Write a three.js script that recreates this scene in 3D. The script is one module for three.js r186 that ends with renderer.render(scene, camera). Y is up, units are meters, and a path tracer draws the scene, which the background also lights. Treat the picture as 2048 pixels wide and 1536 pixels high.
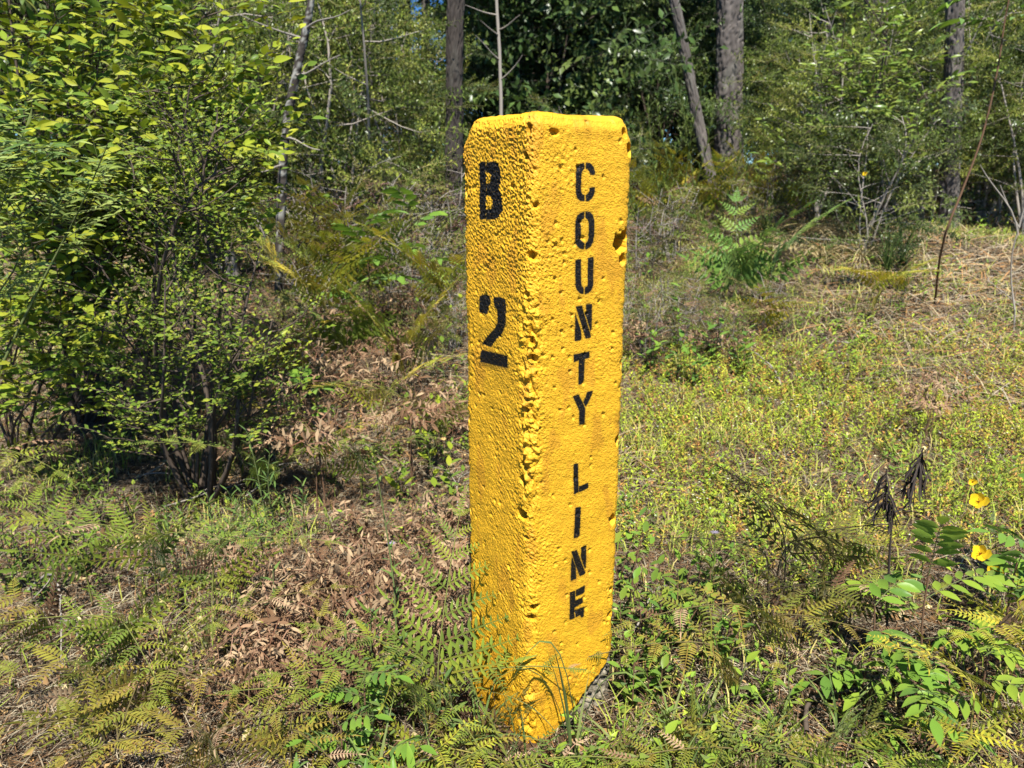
import * as THREE from 'three';
import { Sky } from 'three/addons/objects/Sky.js';
import { ImprovedNoise } from 'three/addons/math/ImprovedNoise.js';

// ------------------------------------------------------------------ camera, sky, sun, exposure
const FPX = 1538, CX = 1024, CY = 768, PITCH = THREE.MathUtils.degToRad(16), EYE = 1.2;
const scene = new THREE.Scene();
const camera = new THREE.PerspectiveCamera(2 * Math.atan(CY / FPX) * 180 / Math.PI, 4 / 3, 0.05, 600);
camera.position.set(0, EYE, 0);
camera.rotation.set(-PITCH, 0, 0);
camera.focus = 1.5;
camera.userData.fStop = 7;
const SUN_EL = 58, SUN_AZ = 4;                       // degrees; azimuth from behind the camera towards +x
const sunDir = new THREE.Vector3().setFromSphericalCoords(1, THREE.MathUtils.degToRad(90 - SUN_EL), THREE.MathUtils.degToRad(SUN_AZ));
const sky = new Sky();
sky.name = 'sky'; sky.scale.setScalar(500); sky.userData.kind = 'structure';
const su = sky.material.uniforms;
su.sunPosition.value.copy(sunDir); su.turbidity.value = 3; su.rayleigh.value = 0.7; su.mieCoefficient.value = 0.004;
su.cloudCoverage.value = 0.22; su.cloudDensity.value = 0.4;
scene.add(sky);
scene.environmentIntensity = 0.1;
const sun = new THREE.DirectionalLight(new THREE.Color(1, 0.955, 0.88), 5);
sun.name = 'sun'; sun.position.copy(sunDir).multiplyScalar(40); sun.castShadow = true;
sun.shadow.mapSize.set(4096, 4096);
Object.assign(sun.shadow.camera, { left: -22, right: 22, top: 22, bottom: -22, near: 1, far: 110 });
scene.add(sun, sun.target);
const renderer = new THREE.WebGLRenderer({ antialias: true });
renderer.shadowMap.enabled = true;
renderer.toneMapping = THREE.LinearToneMapping;
renderer.toneMappingExposure = 2.75;

// ------------------------------------------------------------------ helpers
const V = (x, y, z) => new THREE.Vector3(x, y, z);
const clamp = (x, a = 0, b = 1) => Math.min(b, Math.max(a, x));
const sm = (a, b, x) => { x = clamp((x - a) / (b - a)); return x * x * (3 - 2 * x); };
const lerp = (a, b, t) => a + (b - a) * t;
function rng(seed) { let s = seed >>> 0; return () => { s = (s + 0x6d2b79f5) | 0; let t = Math.imul(s ^ (s >>> 15), 1 | s); t = (t + Math.imul(t ^ (t >>> 7), 61 | t)) ^ t; return ((t ^ (t >>> 14)) >>> 0) / 4294967296; }; }
const pn = new ImprovedNoise(), n3 = (x, y, z) => pn.noise(x + 31.7, y + 11.3, z + 57.1);
const fbm = (x, y, z, o = 3) => { let s = 0, a = 1, f = 1; for (let i = 0; i < o; i++) { s += a * n3(x * f, y * f, z * f); a *= 0.5; f *= 2.03; } return s; };
function hash2(i, j) { let h = Math.imul(i, 374761393) + Math.imul(j, 668265263); h = Math.imul(h ^ (h >>> 13), 1274126177); return ((h ^ (h >>> 16)) >>> 0) / 4294967296; }
function cells(x, y, wrap) {            // Worley noise: [nearest, second nearest, id]
  const ix = Math.floor(x), iy = Math.floor(y); let a = 9, b = 9, id = 0;
  for (let i = -1; i <= 1; i++) for (let j = -1; j <= 1; j++) {
    const gx = ix + i, gy = iy + j, hx = wrap ? ((gx % wrap) + wrap) % wrap : gx;
    const d = Math.hypot(gx + hash2(hx, gy) - x, gy + hash2(hx + 77, gy + 191) - y);
    if (d < a) { b = a; a = d; id = hash2(hx + 5, gy + 9); } else if (d < b) b = d;
  }
  return [a, b, id];
}
function groundY(x, z) {
  const d = -z;
  let y = 0.62 * sm(2.5, 11.5, d) + 0.2 * Math.exp(-(((x - 3.9) ** 2) / 2 + ((d - 6.9) ** 2) / 1.2)) + 0.12 * Math.exp(-(((x - 2.6) ** 2) / 0.5 + ((d - 7.3) ** 2) / 0.4));
  y += 0.06 * n3(x * 0.5, 0, z * 0.5) * sm(2, 6, d) + 0.022 * n3(x * 1.7, 3, z * 1.7) + 0.01 * n3(x * 5, 7, z * 5);
  return y;
}
const cosP = Math.cos(PITCH), sinP = Math.sin(PITCH);
function pix3(px, py, d) {              // the point on that pixel's ray at horizontal distance d
  const dx = (px - CX) / FPX, dy = (CY - py) / FPX, t = d / (cosP + dy * sinP);
  return V(dx * t, EYE + (dy * cosP - sinP) * t, -d);
}
function spot(px, d) {                  // the ground point seen in column px at horizontal distance d
  let y = 0, x = 0;
  for (let k = 0; k < 4; k++) { x = (px - CX) / FPX * (d * cosP + (EYE - y) * sinP); y = groundY(x, -d); }
  return V(x, y, -d);
}
const used = new Map();
function numbered(name) { const k = used.get(name) ?? 0; used.set(name, k + 1); return k ? name + '_' + String(k).padStart(3, '0') : name; }
function tag(o, label, category, group, kind) { o.userData = { label, category }; if (group) o.userData.group = group; if (kind) o.userData.kind = kind; return o; }
function thing(name, label, category, pos, group) {
  const o = new THREE.Group(); o.name = numbered(name); if (pos) o.position.copy(pos); scene.add(o);
  return tag(o, label, category, group);
}
function part(name, geo, mat, parent) { const m = new THREE.Mesh(geo, mat); m.name = name; m.castShadow = m.receiveShadow = true; parent.add(m); return m; }
const _x = V(), _y = V(), _z = V();
function frame(pos, dir, nrm, s = 1, sx = s) {      // a piece that lies along its own +y and faces its own +z
  _y.copy(dir).normalize(); _x.crossVectors(_y, nrm).normalize();
  if (_x.lengthSq() < 0.5) _x.crossVectors(_y, V(0.3, 0.2, 0.9)).normalize();
  _z.crossVectors(_x, _y);
  return new THREE.Matrix4().set(_x.x * sx, _y.x * s, _z.x * s, pos.x, _x.y * sx, _y.y * s, _z.y * s, pos.y, _x.z * sx, _y.z * s, _z.z * s, pos.z, 0, 0, 0, 1);
}
class Geo {
  constructor() { this.p = []; this.c = []; this.i = []; }
  add(t, m, col = [1, 1, 1]) {          // a template's copy under a matrix
    const e = m.elements, o = this.p.length / 3, p = t.p;
    for (let k = 0; k < p.length; k += 3) {
      const x = p[k], y = p[k + 1], z = p[k + 2];
      this.p.push(e[0] * x + e[4] * y + e[8] * z + e[12], e[1] * x + e[5] * y + e[9] * z + e[13], e[2] * x + e[6] * y + e[10] * z + e[14]);
      this.c.push(t.c.length ? t.c[k] * col[0] : col[0], t.c.length ? t.c[k + 1] * col[1] : col[1], t.c.length ? t.c[k + 2] * col[2] : col[2]);
    }
    for (const k of t.i) this.i.push(k + o);
    return this;
  }
  tube(pts, r0, r1, sides = 5, col = [1, 1, 1], bump = 0) {
    const o = this.p.length / 3, n = pts.length, ref = V(0.31, 0.11, 0.94); let prev = null;
    for (let k = 0; k < n; k++) {
      const t = V().subVectors(pts[Math.min(k + 1, n - 1)], pts[Math.max(k - 1, 0)]).normalize();
      const a = V().crossVectors(t, prev ?? ref); if (a.lengthSq() < 1e-4) a.set(1, 0, 0); a.normalize();
      const b = V().crossVectors(a, t).normalize(); prev = b;
      const r = lerp(r0, r1, k / (n - 1));
      for (let s = 0; s < sides; s++) {
        const w = s / sides * 2 * Math.PI, rr = r * (1 + (bump ? bump * n3(pts[k].x * 30 + Math.cos(w), pts[k].y * 30, pts[k].z * 30 + Math.sin(w)) : 0));
        this.p.push(pts[k].x + (a.x * Math.cos(w) + b.x * Math.sin(w)) * rr, pts[k].y + (a.y * Math.cos(w) + b.y * Math.sin(w)) * rr, pts[k].z + (a.z * Math.cos(w) + b.z * Math.sin(w)) * rr);
        this.c.push(...col);
      }
    }
    for (let k = 0; k < n - 1; k++) for (let s = 0; s < sides; s++) {
      const a = o + k * sides + s, b = o + k * sides + (s + 1) % sides;
      this.i.push(a, b, a + sides, b, b + sides, a + sides);
    }
    return this;
  }
  ribbon(pts, side, w, col = [1, 1, 1], fold = 0.3) {   // three columns along a path, tapering to both ends
    const o = this.p.length / 3, n = pts.length;
    for (let k = 0; k < n; k++) {
      const t = V().subVectors(pts[Math.min(k + 1, n - 1)], pts[Math.max(k - 1, 0)]).normalize();
      const s = V().copy(side).addScaledVector(t, -side.dot(t)).normalize(), up = V().crossVectors(s, t), u = k / (n - 1), h = w * 0.5 * Math.min(1, (1 - u) * 2.2 + 0.02) * (0.6 + 0.4 * Math.min(1, u * 5));
      for (const e of [-1, 0, 1]) { const f = e ? fold * h : 0; this.p.push(pts[k].x + s.x * e * h + up.x * f, pts[k].y + s.y * e * h + up.y * f, pts[k].z + s.z * e * h + up.z * f); this.c.push(...col); }
    }
    for (let k = 0; k < n - 1; k++) for (const e of [0, 1]) { const a = o + k * 3 + e; this.i.push(a, a + 1, a + 3, a + 1, a + 4, a + 3); }
    return this;
  }
  build(colors = true) {
    const g = new THREE.BufferGeometry();
    g.setAttribute('position', new THREE.Float32BufferAttribute(this.p, 3));
    if (colors) g.setAttribute('color', new THREE.Float32BufferAttribute(this.c, 3));
    g.setIndex(this.i); g.computeVertexNormals(); return g;
  }
}
// A leaf along +y of length 1 that faces +z.
function leafT({ w = 0.4, segs = 4, fold = 0.25, curl = 0.15, peak = 0.42, blunt = 1, stalk = 0.06, wave = 0 } = {}) {
  const g = new Geo();
  for (let k = 0; k <= segs; k++) {
    const t = k / segs, q = t < peak ? t / peak * 0.5 : 0.5 + (t - peak) / (1 - peak) * 0.5;
    const h = (k === 0 || k === segs) ? 0.012 : 0.5 * w * Math.pow(Math.sin(Math.PI * q), blunt), y = stalk + t * (1 - stalk), z = -curl * t * t;
    for (const e of [-1, 0, 1]) { g.p.push(e * h, y, z + (e ? fold * h + wave * Math.sin(k * 2.1 + e) * 0.5 * h : 0)); }
  }
  for (let k = 0; k < segs; k++) for (const e of [0, 1]) { const a = k * 3 + e; g.i.push(a, a + 1, a + 3, a + 1, a + 4, a + 3); }
  return g;
}
const built = (t) => { const g = new Geo(); g.add(t, new THREE.Matrix4()); return g.build(false); };
// Materials -----------------------------------------------------------------------------------
const ALB = 0.64;                                   // all colours below were matched at a lower exposure
const lin = (r, g, b) => new THREE.Color().setRGB(r * ALB, g * ALB, b * ALB);
const GAIN = 1.2;                                   // one factor for all living leaf colours
function leafM(r, g, b, o = {}) {
  if (!o.vc) { r *= GAIN; g *= GAIN; }
  const m = new THREE.MeshPhysicalMaterial({ color: lin(r, g, b), roughness: 1, transmission: o.t ?? 0.35, thickness: 0, specularIntensity: 0.25, clearcoat: (o.coat ?? 0.25) * 0.4, clearcoatRoughness: o.cr ?? 0.32, side: THREE.DoubleSide, vertexColors: !!o.vc });
  return m;
}
const stdM = (r, g, b, o = {}) => new THREE.MeshPhysicalMaterial({ color: lin(r, g, b), specularIntensity: 0.3, roughness: o.rough ?? 0.9, vertexColors: !!o.vc, side: THREE.DoubleSide });
function dataTex(w, h, f, srgb) {
  const a = new Uint8Array(w * h * 4);
  for (let y = 0; y < h; y++) for (let x = 0; x < w; x++) { const c = f(x, y), k = (y * w + x) * 4; a[k] = c[0] * 255; a[k + 1] = c[1] * 255; a[k + 2] = c[2] * 255; a[k + 3] = 255; }
  const t = new THREE.DataTexture(a, w, h); t.wrapS = t.wrapT = THREE.RepeatWrapping; t.magFilter = THREE.LinearFilter; if (srgb) t.colorSpace = THREE.SRGBColorSpace; t.needsUpdate = true; return t;
}
const M = {
  barkPaintedShade: stdM(0.5, 0.48, 0.46, { vc: true, rough: 0.95 }),  // darker copy of the bark: the shade on one trunk put into its colour
  bark: stdM(1, 1, 1, { vc: true, rough: 0.95 }), twig: stdM(0.10, 0.075, 0.055), twigPale: stdM(0.33, 0.29, 0.24), stemGreen: stdM(0.13, 0.16, 0.05), stemRed: stdM(0.16, 0.09, 0.05),
  black: stdM(0.045, 0.034, 0.028, { rough: 0.8 }),
};
const FERN = {
  green: [leafM(0.19, 0.25, 0.03), leafM(0.24, 0.27, 0.03), leafM(0.14, 0.20, 0.03)],
  olive: [leafM(0.25, 0.23, 0.035), leafM(0.19, 0.21, 0.03), leafM(0.29, 0.23, 0.04)],
  yellow: [leafM(0.42, 0.39, 0.035), leafM(0.46, 0.37, 0.035), leafM(0.36, 0.38, 0.04)],
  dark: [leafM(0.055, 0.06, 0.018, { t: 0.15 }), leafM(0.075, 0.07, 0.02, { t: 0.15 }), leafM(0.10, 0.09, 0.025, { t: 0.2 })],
  fresh: [leafM(0.13, 0.25, 0.05), leafM(0.15, 0.27, 0.05), leafM(0.19, 0.27, 0.05)],
  dead: [leafM(0.27, 0.165, 0.11, { t: 0.15, coat: 0 }), leafM(0.16, 0.09, 0.055, { t: 0.15, coat: 0 }), leafM(0.36, 0.25, 0.17, { t: 0.15, coat: 0 })],
};
const SUMAC = [leafM(0.14, 0.26, 0.03, { coat: 0.35 }), leafM(0.18, 0.30, 0.035, { coat: 0.35 }), leafM(0.10, 0.20, 0.03, { coat: 0.35 })];
const WEED = [leafM(0.11, 0.19, 0.045), leafM(0.14, 0.21, 0.05), leafM(0.09, 0.16, 0.045)];
const BROAD = [leafM(0.25, 0.30, 0.02), leafM(0.18, 0.25, 0.02), leafM(0.30, 0.32, 0.025), leafM(0.12, 0.19, 0.02)];
const SMALL = [leafM(0.15, 0.22, 0.025, { coat: 0.3 }), leafM(0.11, 0.18, 0.022, { coat: 0.3 }), leafM(0.20, 0.25, 0.03, { coat: 0.3 })];
const BAY = [leafM(0.16, 0.23, 0.03, { coat: 1, cr: 0.25 }), leafM(0.11, 0.18, 0.025, { coat: 1, cr: 0.25 }), leafM(0.22, 0.28, 0.04, { coat: 1, cr: 0.25 })];
const STRAW = [leafM(0.42, 0.33, 0.17, { t: 0.2, coat: 0 }), leafM(0.36, 0.30, 0.2, { t: 0.2, coat: 0 })];
const GRASS = [leafM(0.16, 0.22, 0.06), leafM(0.21, 0.25, 0.09), leafM(0.12, 0.18, 0.05)];
const leafVC = leafM(1, 1, 1, { vc: true, t: 0.3, coat: 0.25 }), dryVC = leafM(1, 1, 1, { vc: true, t: 0.12, coat: 0.04 }), glossVC = leafM(1, 1, 1, { vc: true, t: 0.3, coat: 0.9, cr: 0.3 });

function copies(name, geo, mat, mats4, cols, parent) {
  const im = new THREE.InstancedMesh(geo, mat, mats4.length); im.name = name; im.castShadow = im.receiveShadow = true; im.userData.kind = 'stuff';
  const c = new THREE.Color();
  mats4.forEach((m, k) => { im.setMatrixAt(k, m); if (cols) { c.setRGB(...cols[k]); im.setColorAt(k, c); } });
  parent.add(im); return im;
}
const eye = V(0, EYE, 0);

// ------------------------------------------------------------------ the ground
{
  const xs = [], zs = [];
  for (let x = -9; x <= 9.001; x += 0.09) xs.push(x);
  for (let k = 1, s = 9; s < 260; k++) { s += 0.15 * Math.pow(1.16, k); xs.push(s); xs.unshift(-s); }
  for (let z = 3; z >= -14.001; z -= 0.09) zs.push(z);
  for (let k = 1, s = 14; s < 300; k++) { s += 0.15 * Math.pow(1.16, k); zs.push(-s); }
  for (let k = 1, s = 3; s < 200; k++) { s += 0.3 * Math.pow(1.2, k); zs.unshift(s); }
  const g = new THREE.BufferGeometry(), p = [], uv = [], ix = [];
  for (const z of zs) for (const x of xs) { p.push(x, groundY(x, z), z); uv.push(x / 1.7, z / 1.7); }
  for (let j = 0; j < zs.length - 1; j++) for (let i = 0; i < xs.length - 1; i++) { const a = j * xs.length + i, b = a + xs.length; ix.push(a, b, a + 1, b, b + 1, a + 1); }
  g.setAttribute('position', new THREE.Float32BufferAttribute(p, 3)); g.setAttribute('uv', new THREE.Float32BufferAttribute(uv, 2)); g.setIndex(ix); g.computeVertexNormals();
  const N = 1024, rr = rng(5), h = new Float32Array(N * N).fill(0.35), hue = new Float32Array(N * N).fill(0.3);
  for (let k = 0; k < 26000; k++) {       // matted needles and crumbs, drawn as short strokes
    let x = rr() * N, y = rr() * N, a = rr() * 6.28; const L = 10 + rr() * 60, v = 0.2 + rr() * 0.8, c = rr();
    for (let s = 0; s < L; s++) { x += Math.cos(a); y += Math.sin(a); a += (rr() - 0.5) * 0.06; const q = ((Math.floor(y) + N * 4) % N) * N + ((Math.floor(x) + N * 4) % N); h[q] = v; hue[q] = c; }
  }
  const colT = dataTex(N, N, (x, y) => { const c = hue[y * N + x], b = 0.26 + 0.3 * ((c * 7.3) % 1); return [b * (0.86 + 0.14 * c), b * (0.70 + 0.08 * c), b * (0.62 - 0.14 * c)]; }, true);
  const bumpT = dataTex(N, N, (x, y) => { const v = h[y * N + x]; return [v, v, v]; });
  const m = new THREE.MeshPhysicalMaterial({ specularIntensity: 0.2, color: lin(0.8, 0.75, 0.7), map: colT, bumpMap: bumpT, bumpScale: 0.006, roughness: 1 });
  const o = part('ground', g, m, scene); o.userData = { kind: 'structure', label: 'forest floor of matted brown needles and soil', category: 'ground' };
}

// ------------------------------------------------------------------ the post
{
  const S = 0.238, ANG = THREE.MathUtils.degToRad(34.5), C = V(0.034, 0, -1.365), HT = 1.277;
  const Rd = V(Math.cos(ANG), 0, -Math.sin(ANG)), Ld = V(-Math.sin(ANG), 0, -Math.cos(ANG)), Rn = V(Math.sin(ANG), 0, Math.cos(ANG)), Ln = V(-Math.cos(ANG), 0, Math.sin(ANG));
  function onFace(px, py) {               // pixel -> [q, h] on the face it looks at
    const a = pix3(px, py, 1).sub(eye), [n, d, s] = px > 1061 ? [Rn, Rd, 1] : [Ln, Ld, -1];
    const t = V().subVectors(C, eye).dot(n) / a.dot(n), p = V().copy(eye).addScaledVector(a, t);
    return [s * p.clone().sub(C).dot(d), p.y];
  }
  // stencils, traced as outlines on the faces
  const Z = (x0, y0, k) => (x, y) => onFace(x0 + x / k, y0 + y / k);
  const z1 = Z(860, 180, 4.452), z2 = Z(860, 500, 4.389), z3 = Z(860, 820, 4.389), z4 = Z(960, 1120, 6.4);
  const glyphs = [
    [z1, [[440, 650], [470, 638], [497, 645], [500, 1148], [450, 1152]]],
    [z1, [[505, 650], [560, 640], [595, 655], [618, 690], [624, 760], [622, 830], [604, 885], [622, 920], [636, 970], [640, 1080], [622, 1105], [612, 1130], [580, 1150], [505, 1152], [503, 1065], [545, 1062], [560, 1030], [560, 980], [545, 945], [503, 938], [503, 835], [530, 832], [545, 800], [543, 760], [525, 738], [503, 735]]],
    [z2, [[435, 410], [460, 395], [525, 400], [533, 470], [512, 500], [503, 562], [435, 548]]],
    [z2, [[560, 415], [620, 415], [655, 435], [668, 490], [668, 650], [640, 720], [570, 800], [535, 850], [455, 825], [480, 790], [570, 690], [595, 640], [595, 530], [565, 480]]],
    [z2, [[445, 878], [680, 930], [682, 1035], [440, 980]]],
    [z1, [[1370, 648], [1335, 655], [1310, 690], [1298, 740], [1295, 850], [1297, 920], [1310, 960], [1335, 985], [1372, 990], [1372, 935], [1355, 930], [1343, 905], [1340, 850], [1342, 750], [1350, 720], [1372, 700]]],
    [z1, [[1387, 645], [1425, 648], [1455, 680], [1465, 720], [1465, 748], [1425, 752], [1420, 725], [1405, 705], [1387, 700]]],
    [z1, [[1387, 935], [1405, 925], [1418, 900], [1420, 870], [1465, 862], [1462, 920], [1445, 955], [1415, 985], [1387, 990]]],
    [z1, [[1372, 1085], [1340, 1095], [1310, 1120], [1295, 1170], [1292, 1300], [1295, 1350], [1310, 1390], [1335, 1412], [1372, 1418], [1372, 1362], [1355, 1355], [1343, 1330], [1340, 1280], [1340, 1190], [1348, 1155], [1372, 1140]]],
    [z1, [[1385, 1080], [1425, 1088], [1450, 1115], [1460, 1160], [1462, 1300], [1452, 1355], [1430, 1395], [1400, 1415], [1385, 1418], [1385, 1362], [1402, 1350], [1412, 1320], [1414, 1190], [1405, 1155], [1385, 1140]]],
    [z2, [[1278, 90], [1325, 80], [1325, 290], [1330, 320], [1345, 330], [1345, 388], [1315, 380], [1290, 350], [1277, 310]]],
    [z2, [[1385, 72], [1432, 62], [1430, 310], [1415, 355], [1395, 375], [1358, 388], [1358, 330], [1378, 318], [1385, 290]]],
    [z2, [[1280, 500], [1330, 488], [1418, 765], [1372, 780]]], [z2, [[1370, 480], [1422, 475], [1420, 700], [1412, 715], [1372, 580]]], [z2, [[1275, 555], [1330, 720], [1330, 790], [1275, 803]]],
    [z2, [[1262, 920], [1402, 893], [1402, 945], [1360, 958], [1350, 1170], [1303, 1182], [1310, 968], [1265, 985]]],
    [z2, [[1255, 1285], [1300, 1268], [1340, 1340], [1358, 1385], [1355, 1525], [1310, 1535], [1308, 1405]]], [z2, [[1380, 1245], [1425, 1235], [1420, 1270], [1367, 1375], [1347, 1338]]],
    [z3, [[1260, 475], [1297, 468], [1303, 720], [1262, 740]]], [z3, [[1308, 672], [1390, 642], [1392, 685], [1308, 722]]],
    [z3, [[1275, 858], [1322, 850], [1310, 1105], [1300, 1115], [1260, 1125]]],
    [z3, [[1240, 1245], [1285, 1228], [1365, 1430], [1355, 1442], [1315, 1460]]], [z3, [[1325, 1205], [1372, 1187], [1370, 1385], [1362, 1395], [1325, 1290]]], [z3, [[1245, 1290], [1280, 1375], [1282, 1480], [1235, 1497]]],
    [z4, [[1155, 415], [1216, 395], [1218, 520], [1312, 475], [1312, 545], [1212, 608], [1210, 745], [1150, 770]]], [z4, [[1228, 385], [1338, 325], [1338, 400], [1310, 430], [1228, 465]]], [z4, [[1225, 660], [1260, 625], [1330, 600], [1328, 720], [1300, 738], [1280, 705], [1225, 735]]],
  ];
  const W = 1408, H = 2048, VH = 1.32, Y0 = -0.03;
  const U = (q) => (q + S) / (4 * S) * W, T = (h) => H - (h - Y0) / VH * H;
  const cv = document.createElement('canvas'); cv.width = W; cv.height = H;
  const cx = cv.getContext('2d'), rr = rng(77);
  cx.fillStyle = 'rgb(222,168,36)'; cx.fillRect(0, 0, W, H);
  const poly = (f, pts) => { cx.beginPath(); pts.forEach(([x, y], k) => { const [q, h] = f(x, y); k ? cx.lineTo(U(q), T(h)) : cx.moveTo(U(q), T(h)); }); cx.closePath(); };
  cx.save(); cx.lineJoin = 'round';
  for (const [f, pts] of glyphs) {        // overspray, then the solid paint
    cx.shadowColor = 'rgba(20,18,10,0.75)'; cx.shadowBlur = 6; cx.fillStyle = 'rgba(16,15,12,0.9)'; poly(f, pts); cx.fill();
  }
  cx.shadowColor = 'transparent';
  for (const [f, pts] of glyphs) { cx.fillStyle = 'rgb(18,17,15)'; poly(f, pts); cx.fill(); }
  const bar = [[435, 975], [690, 1030], [690, 1060], [430, 1015]];
  cx.shadowColor = 'rgba(40,30,8,0.6)'; cx.shadowBlur = 16; cx.shadowOffsetY = 6; cx.fillStyle = 'rgba(40,32,10,0.25)'; poly(z2, bar); cx.fill();
  cx.restore();
  const img = cx.getImageData(0, 0, W, H), px = img.data;
  const concrete = (q, h) => sm(-0.012, 0.004, (q - 0.128) * 0.85 - (h - 0.035) * 0.95 + 0.012 * n3(q * 60, h * 60, 4)) * (q < S * 1.2 ? 1 : 0);
  for (let y = 0; y < H; y++) for (let x = 0; x < W; x++) {   // paint build-up, grime specks and the bare concrete at the broken foot
    const k = (y * W + x) * 4, q = x / W * 4 * S - S, h = (H - y) / H * VH + Y0;
    const dark = px[k] < 90 ? 1 : 0, mott = 1 + 0.05 * n3(q * 16, h * 16, 1) + 0.05 * n3(q * 70, h * 70, 2), thin = sm(0.2, 0.5, fbm(q * 24, h * 9, 6)) * 0.06;
    let r = px[k] * (dark ? 1 : mott * (1 - thin)), g = px[k + 1] * (dark ? 1 : mott * (1 - thin * 1.6)), b = px[k + 2] * (dark ? 1 : mott);
    if (dark && n3(q * 420, h * 420, 8) > 0.47) { r = 120; g = 88; b = 16; }                                  // pinholes in the stencil paint
    const cc = concrete(q, h); if (cc > 0) { const t = 120 + 45 * n3(q * 90, h * 90, 3) + 30 * n3(q * 300, h * 300, 5); r = lerp(r, t * 1.04, cc); g = lerp(g, t * 0.97, cc); b = lerp(b, t * 0.82, cc); }
    if (hash2(x >> 1, y >> 1) > 0.99965) { r *= 0.35; g *= 0.35; b *= 0.5; }
    px[k] = clamp(r, 0, 255); px[k + 1] = clamp(g, 0, 255); px[k + 2] = clamp(b, 0, 255);
  }
  cx.putImageData(img, 0, 0);
  const map = new THREE.CanvasTexture(cv); map.colorSpace = THREE.SRGBColorSpace; map.magFilter = THREE.LinearFilter; map.wrapS = map.wrapT = THREE.ClampToEdgeWrapping;
  const bump = dataTex(512, 512, (x, y) => { const v = clamp(0.5 + 0.5 * fbm(x / 7, y / 7, 3, 3)); return [v, v, v]; }); bump.repeat.set(4, 6);
  // relief
  const hollow = [];                      // [q, h, rq, rh, depth]
  const addHollow = (px_, py_, rx, ry, dep) => { const y = pix3(px_, py_, 1.38).y; hollow.push([(px_ - 1061) * 0.00125, y, rx * 0.001, ry * 0.001, dep]); };
  for (const a of [[1060, 512, 13, 9, .012], [1050, 590, 10, 8, .008], [1060, 682, 14, 10, .014], [1066, 716, 18, 8, .012], [1050, 820, 11, 8, .009], [1046, 930, 9, 8, .01], [1044, 962, 12, 12, .016], [1040, 1032, 20, 14, .02], [1052, 1075, 9, 6, .008], [1072, 1212, 15, 9, .014], [1066, 1234, 18, 7, .012], [1045, 312, 10, 8, .009], [1098, 266, 12, 7, .009], [1052, 262, 9, 10, .01], [1068, 410, 9, 6, .007], [1012, 374, 8, 6, .005]]) addHollow(...a);
  for (const [x, y, a, b, d] of [[1242, 486, 22, 22, .026], [1256, 470, 10, 14, .02], [1262, 300, 10, 16, .014], [1254, 265, 9, 10, .01], [1245, 520, 10, 12, .01], [1238, 882, 10, 14, .012], [1226, 1040, 12, 14, .012], [1220, 1232, 9, 12, .009], [1247, 730, 7, 12, .006], [1222, 1180, 6, 8, .006]]) { const [q, h] = onFace(x, y); hollow.push([Math.min(q, S - 0.002), h, a * 0.001, b * 0.001, d]); }
  for (const [x, y, a, b, d] of [[930, 345, 8, 12, .008], [932, 380, 8, 10, .009], [930, 560, 7, 16, .005], [932, 800, 8, 16, .006], [938, 840, 7, 8, .007], [940, 1020, 8, 12, .007]]) { const [q, h] = onFace(x, y); hollow.push([Math.max(q, -S + 0.002), h, a * 0.001, b * 0.001, d]); }
  function relief(q, h) {
    const a = Math.abs(q), wob = 0.5 * n3(h * 7, 2, 1) + 0.35 * n3(h * 19, 5, 1), band = Math.exp(-(((q + 0.003) / (0.029 + 0.012 * wob)) ** 2)) * (0.55 + 0.5 * sm(-0.3, 0.4, n3(h * 5, 9, 2)));
    const rough = (q > 0 ? 0.3 + 0.45 * sm(0.02, 0.4, n3(q * 7, h * 5, 61)) : 0.55 + 0.6 * sm(0.85, 1.15, h)) + 0.6 * Math.exp(-((q / 0.05) ** 2));
    let r = rough * (0.0014 * n3(q * 170, h * 170, 1) + 0.0018 * n3(q * 290, h * 290, 4)) + 0.0012 * n3(q * 26, h * 26, 2) + 0.002 * n3(q * 9, h * 6, 12);
    if (q < 0) r += 0.0011 * n3((q * 0.75 - h * 0.65) * 45, (q * 0.65 + h * 0.75) * 170, 3) * sm(0.02, 0.05, a) * sm(-0.3, 0.3, n3(q * 14, h * 8, 41)) + 0.001 * n3(q * 120, h * 18, 33) * sm(-0.1, 0.4, n3(q * 9, h * 5, 51)) + 0.0016 * n3(q * 230, h * 210, 12) * sm(0.95, 1.15, h);
    else r += 0.0008 * n3((q * 0.8 + h * 0.6) * 190, (h * 0.8 - q * 0.6) * 70, 6);
    const [c1, c2] = cells(q * 62 + 0.7 * n3(q * 50, h * 50, 2), h * 62 + 0.7 * n3(q * 50, h * 50, 8));
    const [e1, e2] = cells(q * 130, h * 130);
    const broken = 0.3 + 0.9 * sm(-0.2, 0.4, n3(h * 6, 3, 71)), wq = q + 0.012 * n3(q * 26, h * 26, 81), wh = h + 0.014 * n3(q * 26, h * 26, 91), k1 = cells(wq * 46, wh * 38), k2 = cells(wq * 90 + 5, wh * 78);
    r += band * broken * (0.013 * (0.42 - k1[0]) + 0.007 * (k1[2] - 0.5) + 0.006 * (0.4 - k2[0]) + 0.004 * n3(q * 60, h * 60, 7)) - band * 0.002;
    const pit = cells(q * 34 + 3, h * 34); if (pit[2] > 0.7) r -= 0.004 * (1 - sm(0.0, 0.13 + 0.1 * pit[2], pit[0] + 0.08 * n3(q * 200, h * 200, 3)));
    const scab = sm(0.25, 0.5, n3(q * 11, h * 11, 21)); r += scab * 0.0022 * n3(q * 120, h * 120, 5);
    const edge = sm(S - 0.03, S, a); r -= edge * (0.003 + 0.004 * n3(h * 28, 3, q > 0 ? 2 : 5) + 0.003 * n3(h * 80, 3, 1));
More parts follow.
